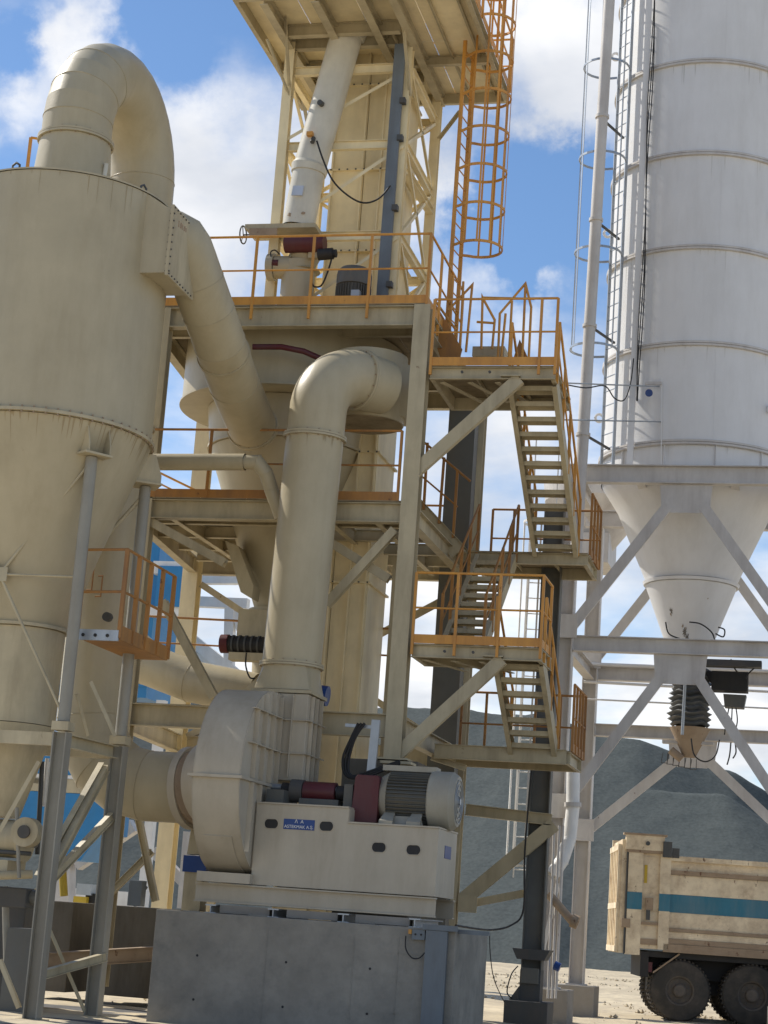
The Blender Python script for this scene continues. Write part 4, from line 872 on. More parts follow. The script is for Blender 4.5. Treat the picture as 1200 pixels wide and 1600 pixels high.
MB().hsec((-8.85, yb0+.02, 1.83), (bx1+.04, yb0+.02, 1.83), 0.14, 0.27, Zv, t=0.02).build('skid_beam', FANM, bs); MB().hsec((-8.85, yb1-.02, 1.83), (bx1+.04, yb1-.02, 1.83), 0.14, 0.27, Zv, t=0.02).build('skid_beam', FANM, bs)
def oval(px, py, w=0.105, h=0.062):
    q = P(px, py, yb0-.002); poly = []
    for k in range(20):
        th = 2*math.pi*k/20; ox = w-h; poly.append(V((q.x+(ox if math.cos(th) > 0 else -ox)+h*math.cos(th), yb0-.004, q.z+h*1.15*math.sin(th))))
    MB().prism(poly, (0, 0.01, 0)).build('hand_hole', BLACK, bs)
    rg = poly+[poly[0]]; MB().tube(rg, 0.006, 6, caps=False).build('hand_hole_rim', FANM, bs)
for px, py in ((424, 1287), (510, 1291), (592, 1324), (646, 1328)): oval(px, py)
q0, q1 = P(444, 1279, yb0), P(491, 1298, yb0)
MB().box(q0.x, q1.x, yb0-.008, yb0-.001, q1.z-.0, q0.z).build('sign_plate', BLUE2, bs, label='small blue maker plate with white lettering')
def text(s, size, loc, m, root, name='lettering', rot=(math.pi/2, 0, 0)):
    cu = bpy.data.curves.new(name, 'FONT'); cu.body = s; cu.size = size; cu.align_x = 'CENTER'; cu.align_y = 'CENTER'; cu.extrude = 0.001
    tmp = bpy.data.objects.new(name, cu); sc.collection.objects.link(tmp); dg = bpy.context.evaluated_depsgraph_get(); dg.update()
    me = bpy.data.meshes.new_from_object(tmp.evaluated_get(dg)); bpy.data.objects.remove(tmp)
    me.materials.clear(); me.materials.append(m); o = bpy.data.objects.new(name, me); sc.collection.objects.link(o)
    o.parent = root; o.location = V(loc)-root.location; o.rotation_euler = rot; return o
qc = (q0+q1)/2
text('ASTEKMAK A.Ş.', 0.062, (qc.x, yb0-.010, qc.z-.035), WHITE, bs); text('Λ  A', 0.07, (qc.x, yb0-.010, qc.z+.04), WHITE, bs, 'emblem')
qz = P(694, 1332, 26.63).z; MB().box(bx1+.0205, bx1+.026, 26.4, 26.86, qz-.09, qz+.09).build('data_plate', BLUE2, bs)
# feet between skid and block
for px in (330, 428, 538, 650):
    x = P(px, 1425, 25.75).x; MB().hsec((x, 25.7, 1.60), (x, 27.3, 1.60), 0.16, 0.13, Zv, t=0.02).build('foot', GALV, bs)
for i, (a, b) in enumerate(((335, 425), (440, 532), (548, 645))):
    MB().box(P(a+8, 1425, 25.8).x, P(b-4, 1425, 25.8).x, 25.8, 26.0, 1.555, 1.665).build('grout_pad', CONC2, bs)
# bearing housings, coupling guard, motor
br = T('bearing_housing', 'dark red bearing housing on the raised part of the fan base', 'bearing', (-7.2, 26.55, 3.155))
MB().tube([(-7.52, 26.55, 3.38), (-7.04, 26.55, 3.38)], 0.15, 28).build('housing', RED, br, smooth=30)
MB().tube([(-7.72, 26.55, 3.38), (-7.53, 26.55, 3.38)], 0.17, 28).build('flange_housing', DARK, br, smooth=30)
MB().box(-7.55, -6.95, 26.36, 26.74, 3.156, 3.27).build('foot', MOTOR, br, bevel=.01)
for x in (-7.8, -6.96): MB().tube([(x-.06, 26.55, 3.38), (x+.06, 26.55, 3.38)], 0.11, 24).build('seal_cover', BLACK, br, smooth=30)
MB().box(-7.98, -7.72, 26.15, 26.9, 3.16, 3.36).build('guard_box', MOTOR, br)
MB().tube([(-8.05, 26.55, 3.42), (-6.5, 26.55, 3.42)], 0.05, 16).build('shaft', GALV, br, smooth=40)
cg = T('coupling_guard', 'dark red coupling guard between the bearing and the electric motor', 'guard', (-6.6, 26.5, 2.95))
MB().prism([(-6.72, 26.2, 2.946), (-6.68, 26.2, 3.60), (-6.65, 26.2, 3.64), (-6.34, 26.2, 3.64), (-6.32, 26.2, 3.58), (-6.32, 26.2, 2.946)], (0, .7, 0)).build('guard_shell', RED, cg, bevel=.012)
MB().box(-6.86, -6.73, 26.3, 26.8, 2.946, 3.5).build('end_shield', MOTOR, cg)
mo = T('electric_motor', 'large grey electric motor with pale round fan cowl on the fan base', 'motor', (-5.89, 26.55, 2.95))
my, mz = 26.55, 3.35
MB().tube([(-6.35, my, mz), (-6.21, my, mz)], [0.30, 0.385], 40).build('front_bell', MOTC, mo, smooth=30)
MB().tube([(-6.21, my, mz), (-5.61, my, mz)], 0.345, 40).build('stator', MOTOR, mo, smooth=30)
for k in range(44):
    th = 2*math.pi*k/44; d = V((0, math.cos(th), math.sin(th))); c_ = V((-6.21, my, mz))+d*.365
    MB().bar(c_, c_+V((.6, 0, 0)), .009, .05, d).build('cooling_fin', MOTOR, mo)
MB().tube([(-5.61, my, mz), (-5.59, my, mz), (-5.29, my, mz), (-5.21, my, mz)], [0.40, 0.42, 0.42, 0.36], 40).build('fan_cowl', MOTC, mo, smooth=20)
bb = MB()
for r in (0.08, 0.16, 0.24, 0.31):
    ring = [V((-5.202, my+r*math.cos(k*math.pi/12), mz+r*math.sin(k*math.pi/12))) for k in range(25)]; bb.tube(ring, .006, 6, caps=False)
bb.tube([(-5.21, my, mz), (-5.18, my, mz)], .05, 16).build('cowl_grille', GALV, mo)
for x in (-6.14, -5.74):
    MB().prism([(x-.1, 26.0, 2.946), (x+.1, 26.0, 2.946), (x+.07, 26.28, 3.1), (x-.07, 26.28, 3.1)], (0, .0, .05)).build('foot', MOTC, mo)
MB().prism([(-6.17, 26.13, 2.946), (-5.64, 26.13, 2.946), (-5.69, 26.2, 3.08), (-6.12, 26.2, 3.08)], (0, .1, 0)).build('foot_web', MOTC, mo)
MB().box(-6.34, -5.54, 26.45, 26.75, 3.74, 3.82).build('terminal_box', MOTC, mo)

# concrete fan block + steel channel
o = MB().box(-9.27, -4.93, 25.5, 28.0, -0.1, 1.545).build('fan_block', CONC, bevel=0.012)
for z in (.38, .80, 1.18):
    MB().bar((-5.9, 25.498, z), (-5.4, 25.498, z), .006, .012, Zv).build('form_line', CONC, o); MB().box(-4.93, -4.926, 25.6, 27.9, z-.006, z+.006).build('form_line', CONC, o)
for x in (-6.35, -5.72, -7.6): MB().bar((x, 25.498, 0.1), (x, 25.498, 1.4), .012, .006, Yv).build('form_line', CONC, o)
for x in (-8.6, -7.3, -6.1):
    for z in (.35, .95): MB().tube([(x, 25.502, z), (x, 25.497, z)], .018, 10).build('tie_hole', BLACK, o)
for x, z, s_ in ((-7.9, .7, .05), (-6.7, 1.1, .04), (-8.9, 1.15, .06), (-5.9, .6, .035), (-7.0, .45, .05)):
    b_ = MB(); c_ = V((x, 25.4975, z)); pp_ = [c_+V((s_*random.uniform(.4, 1.3)*math.cos(k*.571), 0, s_*random.uniform(.4, 1)*math.sin(k*.571))) for k in range(11)]; b_.add([c_]+pp_, [(0, i+1, (i+1) % 11+1) for i in range(11)]); b_.build('spall_patch', CONC2, o)
blk = tag(o, 'large grey concrete block under the fan, with form marks and stains', 'concrete block')
ch = T('steel_channel', 'blue-grey steel channel fixed upright to the right corner of the concrete fan block', 'steel channel', (-5.18, 25.45, 0))
MB().csec((-5.18, 25.45, 0), (-5.18, 25.45, 1.52), 0.08, 0.3, Xv).build('channel', BGREY, ch)
MB().box(-5.38, -4.9, 25.4, 25.48, 1.525, 1.60).build('head_bar', BGREY, ch)
MB().box(-4.98, -4.5, 25.62, 25.72, 1.5, 1.56).build('side_bar', BGREY, ch)
q = P(652, 1460, 25.42); MB().box(q.x-.08, q.x+.1, 25.44, 25.49, q.z-.07, q.z+.06).build('clamp_plate', BGREY, ch)
for k in (0, 1): MB().tube([(q.x-.03+.08*k, 25.44, q.z), (q.x-.03+.08*k, 25.43, q.z)], .014, 8).build('bolt_head', BLACK, ch)
MB().box(q.x-.13, q.x-.085, 25.43, 25.49, q.z, q.z+.06).build('cable_clip', ORG, ch)
cable('earth_cable', [P(634, 1462, 25.42), P(634, 1482, 25.42), P(643, 1496, 25.42), P(655, 1497, 25.42), P(664, 1488, 25.42)], 0.009, 'thin earth cable looping on the face of the concrete fan block')
# blue-grey bracket post and dark hoses behind the motor
t = T('cable_post', 'blue-grey cable post with hanging black hoses behind the fan motor', 'post', P(582, 1215, 27.4))
MB().csec(P(578, 1225, 27.4), P(588, 1125, 27.4), 0.06, 0.13, Xv).build('post', GALV, t); MB().bar(P(540, 1133, 27.4), P(590, 1137, 27.4), .05, .05).build('arm', GALV, t)
for k in range(3):
    cable('hose', [P(560+5*k, 1130, 27.3), P(548+3*k, 1155, 27.3), P(536+4*k, 1185+4*k, 27.3), P(541+4*k, 1212, 27.3), P(570, 1214-3*k, 27.3), P(625, 1193-2*k, 27.3)], 0.022, '', root=t)
MB().box(*[P(596, 1190, 27.6).x, P(644, 1190, 27.6).x], 27.5, 27.9, P(620, 1192, 27.6).z-.02, P(620, 1192, 27.6).z+.02).build('top_plate', CREAM2, t)
o = MB().tube([P(492, 1085, 28.0), P(512, 1088, 28.0)], 0.16, 20).build('blue_valve', BLUE2, smooth=30); tag(o, 'small dark blue round actuator beside the base of the fan duct', 'actuator')
o = T('blue_bearing_box', 'small blue box with a tan pedestal below, left of the fan housing', 'machine', P(304, 1380, 26.9))
q0, q1 = P(287, 1336, 26.9), P(321, 1364, 26.9); MB().box(q0.x, q1.x, 26.9, 27.3, q1.z, q0.z).build('blue_box', BLUE2, o)
MB().box(q0.x+.02, q1.x-.06, 26.95, 27.25, 1.55, q1.z).build('lower_post', CREAM2, o); MB().prism([P(292, 1335, 26.95), P(322, 1335, 26.95), P(316, 1280, 26.95), P(300, 1285, 26.95)], (0, .3, 0)).build('upper_post', CREAM2, o)

# ------------------------------------------------------------------ silo
SC = V((-2.79, 37.0, 0)); SR = 1.9
si = T('cement_silo', 'tall white cylindrical silo with ring flanges and cone, right edge', 'silo', (SC.x, SC.y, 7.2))
zr = [11.05, 13.05, 15.05, 17.05, 19.05, 21.1, 23.2, 25]
for a, b in zip(zr, zr[1:]):
    MB().lathe(SC, [(SR, a+.05), (SR, b-.05)], 128, caps=False).build('shell_ring', SILO, si, smooth=30)
for z in zr:
    MB().lathe(SC, [(SR, z-.052), (SR+.06, z-.046), (SR+.06, z-.006), (SR+.025, z), (SR+.06, z+.006), (SR+.06, z+.046), (SR, z+.052)], 128, caps=False).build('ring_flange', SILOB, si, smooth=50)
MB().lathe(SC, [(SR-.02, 10.55), (SR-.02, 11.01)], 128, caps=False).build('skirt', SILO, si, smooth=30)
for i_, (a, b) in enumerate(zip(zr, zr[1:])):
    for k in range(3):
        th = -math.pi/2+.25+.9*(i_ % 2)+2.1*k; q = SC+V((math.cos(th), math.sin(th), 0))*(SR+.001); MB().bar(V((q.x, q.y, a+.06)), V((q.x, q.y, b-.06)), .014, .006, V((math.cos(th), math.sin(th), 0))).build('plate_joint', SILO, si)
for k in range(12):
    th = -math.pi/2+2*math.pi*k/12+.28; q = SC+V((math.cos(th), math.sin(th), 0))*(SR+.0); MB().bar(V((q.x, q.y, 10.56)), V((q.x, q.y, 11.0)), .012, .05, V((math.cos(th), math.sin(th), 0))).build('skirt_rib', SILO, si)
MB().lathe(SC, [(0.90, 8.62), (1.52, 10.02), (SR-.04, 10.54)], 96, caps=False).build('upper_cone', SILO, si, smooth=40)
MB().lathe(SC, [(0.94, 8.54), (0.96, 8.60)], 96).build('cone_flange', SILO, si, smooth=30)
MB().lathe(SC, [(0.30, 6.95), (0.90, 8.53)], 96).build('lower_cone', SILO, si, smooth=30)
for th in (math.radians(196), math.radians(-40)):
    for z in (11.9, 15.9, 19.9):
        d = V((math.cos(th), math.sin(th), 0)); q = SC+d*(SR+.1)+V((0, 0, z)); 
        ring = [q+d*.08*math.cos(k*math.pi/8)+V((0, 0, .08*math.sin(k*math.pi/8))) for k in range(17)]; MB().tube(ring, .028, 8, caps=False).build('lifting_eye', SILO, si, smooth=40)
# stains on the lower cone
for (px, py, s_) in ((1045, 945, .09), (1078, 975, .14), (1082, 985, .1), (1075, 968, .06)):
    pass
sf = T('silo_support_frame', 'pale grey steel frame of legs, beams and V braces carrying the white silo', 'steel frame', (-2.79, 37, 0))
sx0, sx1, sy0, sy1 = -4.98, -0.6, 35.0, 39.0
for x, y in ((sx0, sy0), (sx1, sy0), (sx0, sy1), (sx1, sy1)):
    MB().hsec((x, y, 0.62), (x, y, 10.15), 0.3, 0.3, Xv, t=0.02).build('leg', SILOB, sf); MB().box(x-.2, x+.2, y-.2, y+.2, 0.6, 0.63).build('base_plate', SILOB, sf)
def sb(p, q, h, w=0.2): MB().hsec(p, q, w, h, Zv, t=0.02).build('beam', SILOB, sf)
for y in (sy0, sy1):
    sb((sx0-.25, y, 10.36), (sx1+.25, y, 10.36), 0.36); sb((sx0+.16, y, 7.02), (sx1-.16, y, 7.02), 0.30)
for x in (sx0, sx1): sb((x, sy0+.12, 10.34), (x, sy1-.12, 10.34), 0.34); sb((x, sy0+.16, 7.0), (x, sy1-.16, 7.0), 0.28)
sb((sx0+.16, sy1, 5.82), (sx1-.16, sy1, 5.82), 0.26)
for x in (SC.x-.9, SC.x+.9): sb((x, sy0+.12, 10.38), (x, sy1-.12, 10.38), 0.3, .16)
cxm = (sx0+sx1)/2
for y in (sy0, sy1):
    zt1, zt2 = (10.16, 6.86) if y == sy0 else (10.16, 5.68)
    for zt in (zt1, zt2):
        MB().prism([(cxm-.5, y-.02, zt), (cxm+.5, y-.02, zt), (cxm+.46, y-.02, zt-.45), (cxm+.3, y-.02, zt-.55), (cxm-.3, y-.02, zt-.55), (cxm-.46, y-.02, zt-.45)], (0, .03, 0)).build('gusset_plate', SILOB, sf)
    for s_, xl in ((-1, sx0), (1, sx1)):
        for (za, zb_) in ((zt1-.4, 7.35), (zt2-.4, 3.95 if y == sy0 else 3.75)):
            MB().hsec((cxm+s_*.33, y, za), (xl-s_*.12, y, zb_), 0.05, 0.2, Zv, t=.012).bar((cxm+s_*.33, y-.03, za), (xl-s_*.12, y-.03, zb_), .012, .2, Zv).build('brace', SILOB, sf)
            MB().box(min(xl, xl-s_*.02)-.17, max(xl, xl-s_*.02)+.17, y-.045, y-.025 if False else y-.03, zb_-.28, zb_+.2).build('gusset_plate', SILOB, sf) if False else None
            MB().box(xl-.24, xl+.24, y-.19, y-.165, zb_-.25, zb_+.2).build('gusset_plate', SILOB, sf)
for x, y, lab in ((sx0, sy0, 'pale concrete footing of the front silo leg, half hidden behind the dark base block'), (sx0, sy1, 'pale concrete footing under the rear white silo leg'),
                  (sx1, sy0, 'concrete footing of the front right silo leg'), (sx1, sy1, 'concrete footing of the rear right silo leg')):
    o = MB().box(x-.42, x+.42, y-.42, y+.42, -.1, .6).build('concrete_footing', CONC2, bevel=.015); tag(o, lab, 'footing')
# silo ladder, drain pipe, cables
dl = V((-0.763, -0.647, 0))
caged_ladder('caged_ladder', 'white caged ladder climbing the left side of the silo', SC+dl*(SR+.22), dl, 10.6, 21.5, [13.0+2.03*k for k in range(5)], GALV, wid=.42, cage_r=.47, bars=5, rung=.3, cage_z0=13.0, rr=0.024)
cab = T('cable_riser', 'white cable riser channel with black cables up the front left of the silo', 'cable riser', P(985, 700, 35.2))
q = SC+V((-0.55, -0.835, 0))*(SR+.16)
MB().csec((q.x, q.y, 10.6), (q.x, q.y, 21.5), .06, .12, Xv).build('channel', SILO, cab)
for k in range(3):
    pp = [V((q.x+.09+.02*k+.025*math.sin(z*1.3+k), q.y-.08, z)) for z in [11.9+.8*i for i in range(13)]]
    cable('riser_cable', pp, .011, '', root=cab)
pp = T('drain_pipe', 'long pinkish white pipe running up beside the silo, in front of the ladder cage', 'pipe', (-4.76, 34.5, 7.5))
zj = [8.5, 11.0, 13.2, 15.4, 17.6, 21.0]
for a, b in zip(zj, zj[1:]):
    MB().tube([(-4.78+.012*(a-8.5), 34.45, a+.01), (-4.78+.012*(b-8.5), 34.45, b-.01)], .115, 24).build('pipe_section', SILOB, pp, smooth=40)
    MB().tube([(-4.78+.012*(b-8.5), 34.45, b-.03), (-4.78+.012*(b-8.5), 34.45, b+.03)], .14, 24).build('pipe_clamp', SILOB, pp, smooth=40)
    MB().bar((-4.7, 34.5, b), (-4.35, 35.45, b-.02), .04, .04).build('stay', DARK, pp)
lo = T('lower_drain_pipe', 'white curved pipe sweeping from the rear silo leg down to the dark column', 'pipe', P(866, 1390, 34.5))
duct(lo, [P(896, 1180, 34.6), P(895, 1262, 34.6), P(890, 1310, 34.6), P(878, 1345, 34.5), P(862, 1368, 34.4)], .125, WHITE, 24, names=['pipe_section', 'bend', 'bend', 'bend'])
MB().tube([P(895, 1254, 34.6), P(895, 1261, 34.6)], .16, 24).build('pipe_clamp', SILOB, lo)
o = MB().bar(P(872, 1380, 34.4), P(845, 1500, 34.3), .07, .07).build('white_rod', WHITE); tag(o, 'bright white leaning conduit between the dark column and the silo leg', 'conduit')
o = MB().tube([P(858, 1398, 34.2), P(898, 1444, 34.0)], .075, 18).tube([P(893, 1438, 34.0), P(903, 1442, 34.0)], .12, 18).build('rusty_pipe', TRKD, smooth=40); tag(o, 'short rusty pipe with flange slanting across the foot of the silo legs', 'pipe')
for k, (x0_, x1_, lab) in enumerate(((866, 856, 'left thin conduit'), (874, 862, 'middle thin conduit'), (880, 868, 'right thin conduit'))):
    o = MB().tube([P(x0_, 1290, 34.1+.1*k), P(x1_, 1560, 34.1+.1*k)], .022, 8).build('conduit', SILOB, smooth=50); tag(o, lab + ' running down right beside the dark column', 'conduit', 'thin conduits beside the dark column')
o = MB().tube([P(866, 1508, 34.0), P(875, 1512, 34.0)], .08, 14).build('junction_box', BLUE2, smooth=30); tag(o, 'small dark blue round box beside the dark column near the ground', 'junction box')
# wires between tower and silo
for k, (a, b, lab) in enumerate((((870, 598, 31), (1030, 604, 35.15), 'upper'), ((880, 656, 31.5), (1033, 659, 35.2), 'lower'))):
    o = MB().tube([P(*a), P(*b)], .014, 8).build('stay_rod', GALV); tag(o, lab+' thin steel rod bridging from the stairs to the silo shell', 'rod')
cable('silo_cable', [P(880, 600, 32), P(915, 606, 33), P(945, 603, 34.5), P(960, 622, 35), P(975, 625, 35.1), P(985, 600, 35.1), P(990, 560, 35.1)], .013, 'black cable looping from the stairs to the silo cable riser')
o = T('horn', 'small dark blue siren on a bracket on the silo front', 'siren', P(1014, 614, 35.0))
MB().tube([P(1014, 614, 35.0), P(1014, 614, 34.85)], .075, 16).build('siren_body', BLUE2, o, smooth=40); MB().box(*sorted((P(1008, 600, 35.1).x, P(1034, 600, 35.1).x)), 35.05, 35.1, P(1020, 602, 35.1).z, P(1020, 599, 35.1).z+.02).build('bracket', SILOB, o)
MB().bar(P(1034, 590, 35.1), P(1033, 745, 35.1), .02, .02).build('support_rod', SILO, o)
# loading bellows
be = T('loading_bellows', 'dark wrinkled telescopic loading bellows hanging below the silo cone', 'bellows', (SC.x+.03, 37, 5.4))
bx = SC.x+.05; prof = [(.30, 6.93), (.44, 6.85)]
z = 6.8; i = 0
while z > 5.72: prof += [(.42+.03*math.sin(i*1.7), z), (.34+.02*math.cos(i*2.3), z-.05)]; z -= .1; i += 1
b_ = MB().lathe((bx, 37, 0), list(reversed(prof)), 48, caps=False)
b_.v = [v+V((.05*math.sin(v.z*5+math.atan2(v.y-37, v.x-bx)*2)*.6+(6.6-v.z)*.05, .03*math.sin(v.z*9), .025*math.sin(math.atan2(v.y-37, v.x-bx)*5))) for v in b_.v]
b_.build('bellows_skin', BELL, be, smooth=25)
MB().lathe((bx+.03, 37, 0), [(.12, 5.15), (.40, 5.72)], 32).build('outlet_cone', TRKD, be, smooth=30)
MB().box(bx-.5, bx+.5, 36.9, 37.1, 5.4, 5.46).build('cross_bar', SILOB, be)
MB().tube([P(1071, 1060, 36.3), P(1066, 1148, 36.3)], .03, 12).build('guide_tube', GALV, be, smooth=40)
for k in range(6):
    q = P(1036+9*k, 1176+2*k, 37); MB().tube([q, q-V((.03, 0, .2)), q+V((.09, 0, -.2)), q+V((.09, 0, 0))], .008, 6).build('wire_basket', DARK, be)
MB().tube([P(1048, 1172, 36.9), P(1065, 1186, 36.9)], .08, 12).build('sensor', TRKD, be, smooth=40)
q0, q1 = P(1112, 1048, 36.6), P(1168, 1080, 36.6)
cb = T('control_box', 'black electrical control box hung beside the loading bellows', 'control box', q0)
MB().box(q0.x, q1.x, 36.6, 37.0, q1.z, q0.z).build('box_body', BLACK, cb); MB().prism([P(1130, 1084, 36.7), P(1166, 1086, 36.7), P(1162, 1106, 36.7), P(1132, 1104, 36.7)], (0, .3, 0)).build('cable_entry', MOTOR, cb)
MB().prism([P(1100, 1046, 36.7), P(1125, 1052, 36.7), P(1124, 1078, 36.7), P(1108, 1064, 36.7)], (0, .1, 0)).build('side_flap', BLACK, cb)
for i, (a, b, s_) in enumerate((((1139, 1106, 36.7), (1132, 1148, 36.8), 0.02), ((1144, 1106, 36.7), (1141, 1150, 36.8), 0.03), ((1150, 1106, 36.7), (1146, 1150, 36.8), .0))):
    cable('drop_cable', [P(*a), P(a[0]-4+3*i, (a[1]+b[1])/2, 36.7), P(*b)], .012, ('left', 'middle', 'right')[i]+' of three black cables dropping from the black control box', group='cables below the control box')
for i, pts_ in enumerate((((1080, 1154), (1085, 1180), (1102, 1190), (1118, 1180), (1124, 1156)), ((1040, 972), (1045, 990), (1062, 998)), ((1077, 972), (1095, 975), (1112, 988), (1117, 1002)), ((1122, 980), (1132, 984), (1130, 995), (1118, 990)),
                          ((1142, 1160), (1140, 1180), (1136, 1195)), ((1148, 1156), (1150, 1175), (1145, 1185)), ((1142, 1030), (1150, 1048), (1160, 1052)), ((1183, 1040), (1170, 1052), (1166, 1060)))):
    lab = ['black cable hanging in a wide loop under the rear silo beam', 'thin cable loop on the left of the silo cone tip', 'black cable running over the front of the silo cone tip', 'thin cable loop on the right of the silo cone tip',
           'left dangling cable end below the rear silo beam', 'right dangling cable end below the rear silo beam', 'short wire above the left of the black control box', 'short wire above the right of the black control box'][i]
    cable('loose_cable', [P(x, y, 36.2) for x, y in pts_], .014, lab)
for i, (a, b, r) in enumerate((((912, 1037, 38.8), (1300, 1052, 38.8), .035), ((912, 1065, 38.6), (1300, 1086, 38.6), .03), ((912, 1092, 38.7), (1300, 1112, 38.7), .018))):
    o = MB().tube([P(*a), P(*b)], r, 10).build('guide_rail', SILO, smooth=40); tag(o, ('upper', 'middle', 'lowest and thinnest')[i]+' white pipe rail crossing behind the loading bellows', 'pipe', 'pipe rails behind the bellows')
o = MB().box(*[P(1100, 1030, 36).x, P(1190, 1030, 36).x], 36, 36.3, P(1150, 1041, 36).z, P(1150, 1031, 36).z).build('cable_tray', DARK); tag(o, 'dark cable tray just under the silo beam, above the control box', 'cable tray')
for i_, z in enumerate(zr[:-1]): runs(si, SC, lambda q_: SR, z-.055 if z > 11.1 else 11.0, 26, GRUN, -math.pi, 0, .6 if z > 11.1 else .25, .010, 20+i_)
OILM = mat('oily_grime', (0.13, 0.115, 0.10), 0.5, dirt=(0.3, 0.27, 0.23), amt=0.6, streak=False)
# oily marks on the cone
def cone_r(z): return .30+(z-6.95)*(.60/1.58)+.006
for (ac, zc, sz) in ((-118, 7.95, .08), (-120, 7.88, .05), (-95, 7.55, .10), (-90, 7.45, .09), (-99, 7.66, .05), (-93, 7.62, .04), (-60, 8.2, .03)):
    poly = []
    for k in range(28):
        th = 2*math.pi*k/28; rr_ = sz*random.uniform(.25, 1.0)*(1 if k % 3 else .6); zz_ = zc+rr_*math.sin(th); aa = math.radians(ac)+rr_*.7*math.cos(th)/cone_r(zc)
        poly.append(V((SC.x+cone_r(zz_)*math.cos(aa), SC.y+cone_r(zz_)*math.sin(aa), zz_)))
    cpt = sum(poly, V())/28; b_ = MB(); b_.add([cpt]+poly, [(0, i+1, (i+1) % 28+1) for i in range(28)]); b_.build('oil_mark', TRKD if sz < .08 else OILM, si)
# second silo behind (its underside shows left of the cone)
s2 = T('rear_hopper', 'pale hopper cone of another silo behind, left of the white silo cone', 'hopper', P(950, 830, 43))
c2_ = P(935, 760, 43); MB().lathe((c2_.x, 43, 0), [(.3, c2_.z-1.7), (1.25, c2_.z-.45), (1.3, c2_.z)], 64).build('hopper_cone', SILOB, s2, smooth=30)
MB().box(c2_.x-.9, c2_.x+.4, 42.2, 43.8, c2_.z-2.0, c2_.z-1.3).build('outlet_box', SILOB, s2)

# ------------------------------------------------------------------ dump truck
TH = math.radians(10.5); tN = V((-4.19, 39.5, 0)); hd = V((math.cos(TH), math.sin(TH), 0)); wd = V((-math.sin(TH), math.cos(TH), 0))
tr = T('dump_truck', 'dusty cream dump truck with a blue stripe, rear half seen at the right edge', 'truck', tN+hd*1.5)
def TP(l, a, z): return tN + hd*l + wd*a + V((0, 0, z))
def tbox(l0, l1, a0, a1, z0, z1, name, m, label=None):
    b = MB(); b.add([TP(l, a, z) for l in (l0, l1) for a in (a0, a1) for z in (z0, z1)], [(0, 1, 3, 2), (4, 6, 7, 5), (0, 4, 5, 1), (2, 3, 7, 6), (0, 2, 6, 4), (1, 5, 7, 3)]); return b.build(name, m, tr, label=label)
BL = 6.2; W_ = 2.5
tbox(.11, BL, .06, W_-.06, 1.42, 3.26, 'bed_body', TRK); tbox(.11, 1.0, .06, .3, 3.26, 3.42, 'bed_corner', TRK)
# side wall panels with ribs
tbox(1.0, BL, .0, .06, 2.96, 3.05, 'side_rib', TRKD); tbox(.98, BL, -.03, .08, 3.24, 3.34, 'top_rail', TRK); tbox(1.0, BL, .045, .059, 2.56, 2.95, 'side_panel', TRK)
tbox(1.0, BL, .045, .059, 2.19, 2.555, 'stripe_panel', TBLUE, 'blue stripe'); tbox(1.0, BL, .045, .059, 1.87, 2.185, 'side_panel', TRK); tbox(1.0, BL, .0, .058, 1.80, 1.865, 'side_rib', TRKD)
tbox(1.0, BL, .03, .058, 1.66, 1.795, 'side_panel', TRK); tbox(1.0, BL, .0, .058, 1.55, 1.655, 'side_rib', TRKD); tbox(.9, BL, -.02, .1, 1.38, 1.545, 'bottom_rail', TRKD)
# rear frame: posts
tbox(0.12, .42, -.02, .14, 1.28, 3.42, 'rear_post', TRK); tbox(.78, 1.0, -.02, .14, 1.42, 3.42, 'rear_post', TRK)
for z0, z1, m, nm in ((1.42, 2.18, TRK, 'recess_panel'), (2.18, 2.55, TRK, 'recess_panel'), (2.55, 3.3, TRK, 'recess_panel')): tbox(.42, .78, .05, .12, z0+.01, z1-.01, nm, m)
for l0, l1 in ((.115, .425), (.775, 1.005)): tbox(l0, l1, -.026, -.02, 2.2, 2.55, 'stripe_panel', TBLUE)
tbox(.42, .78, .0, .05, 1.9, 1.96, 'latch_bar', TRKD); tbox(.5, .66, -.03, .05, 2.2, 2.45, 'latch_box', TRKD); tbox(.52, .6, -.06, .0, 2.0, 2.2, 'latch_arm', DARK)
tbox(.42, .78, .02, .05, 1.5, 1.62, 'rusty_strap', TRKD); tbox(.46, .52, .03, .05, 2.75, 3.12, 'yellow_mark', YEL)
tbox(.05, .85, -.05, .16, 3.42, 3.72, 'hinge_beam', TRK); tbox(.0, .9, -.07, .2, 3.72, 3.76, 'hinge_cap', TRKD); tbox(.08, .9, -.04, .1, 3.36, 3.419, 'hinge_rust', TRKD)
tbox(.82, 1.0, -.12, .02, 3.3, 3.62, 'hinge_bracket', DARK); tbox(1.02, 1.16, -.06, .04, 3.3, 3.5, 'hinge_bracket', DARK)
q = TP(.5, -.06, 3.56); MB().tube([q, q-wd*.03], .045, 14).build('hinge_pin', DARK, tr)
# tailgate
tbox(-.02, .1, .04, W_-.04, 1.3, 3.62, 'tailgate', TRK)
for a in (.08, .5, .95, 1.4, 1.85, 2.3): tbox(-.09, -.02, a, a+.12, 1.32, 3.5, 'tailgate_rib', TRK)
for z in (1.32, 2.2, 3.4): tbox(-.1, -.03, .06, W_-.06, z, z+.12, 'tailgate_rail', TRK)
tbox(-.05, .25, W_-.16, W_, 1.3, 3.7, 'rear_post', TRK)
tbox(.075, .105, -.03, .0, 1.28, 3.42, 'gate_rod', DARK); tbox(.1, .119, 0, .2, 1.3, 3.42, 'gate_gap', BLACK); tbox(.02, .2, -.05, -.0, 1.82, 2.0, 'gate_hook', TRKD)
tbox(1.0, BL, .1, W_-.1, 3.26, 3.28, 'load_cover', TRKD)
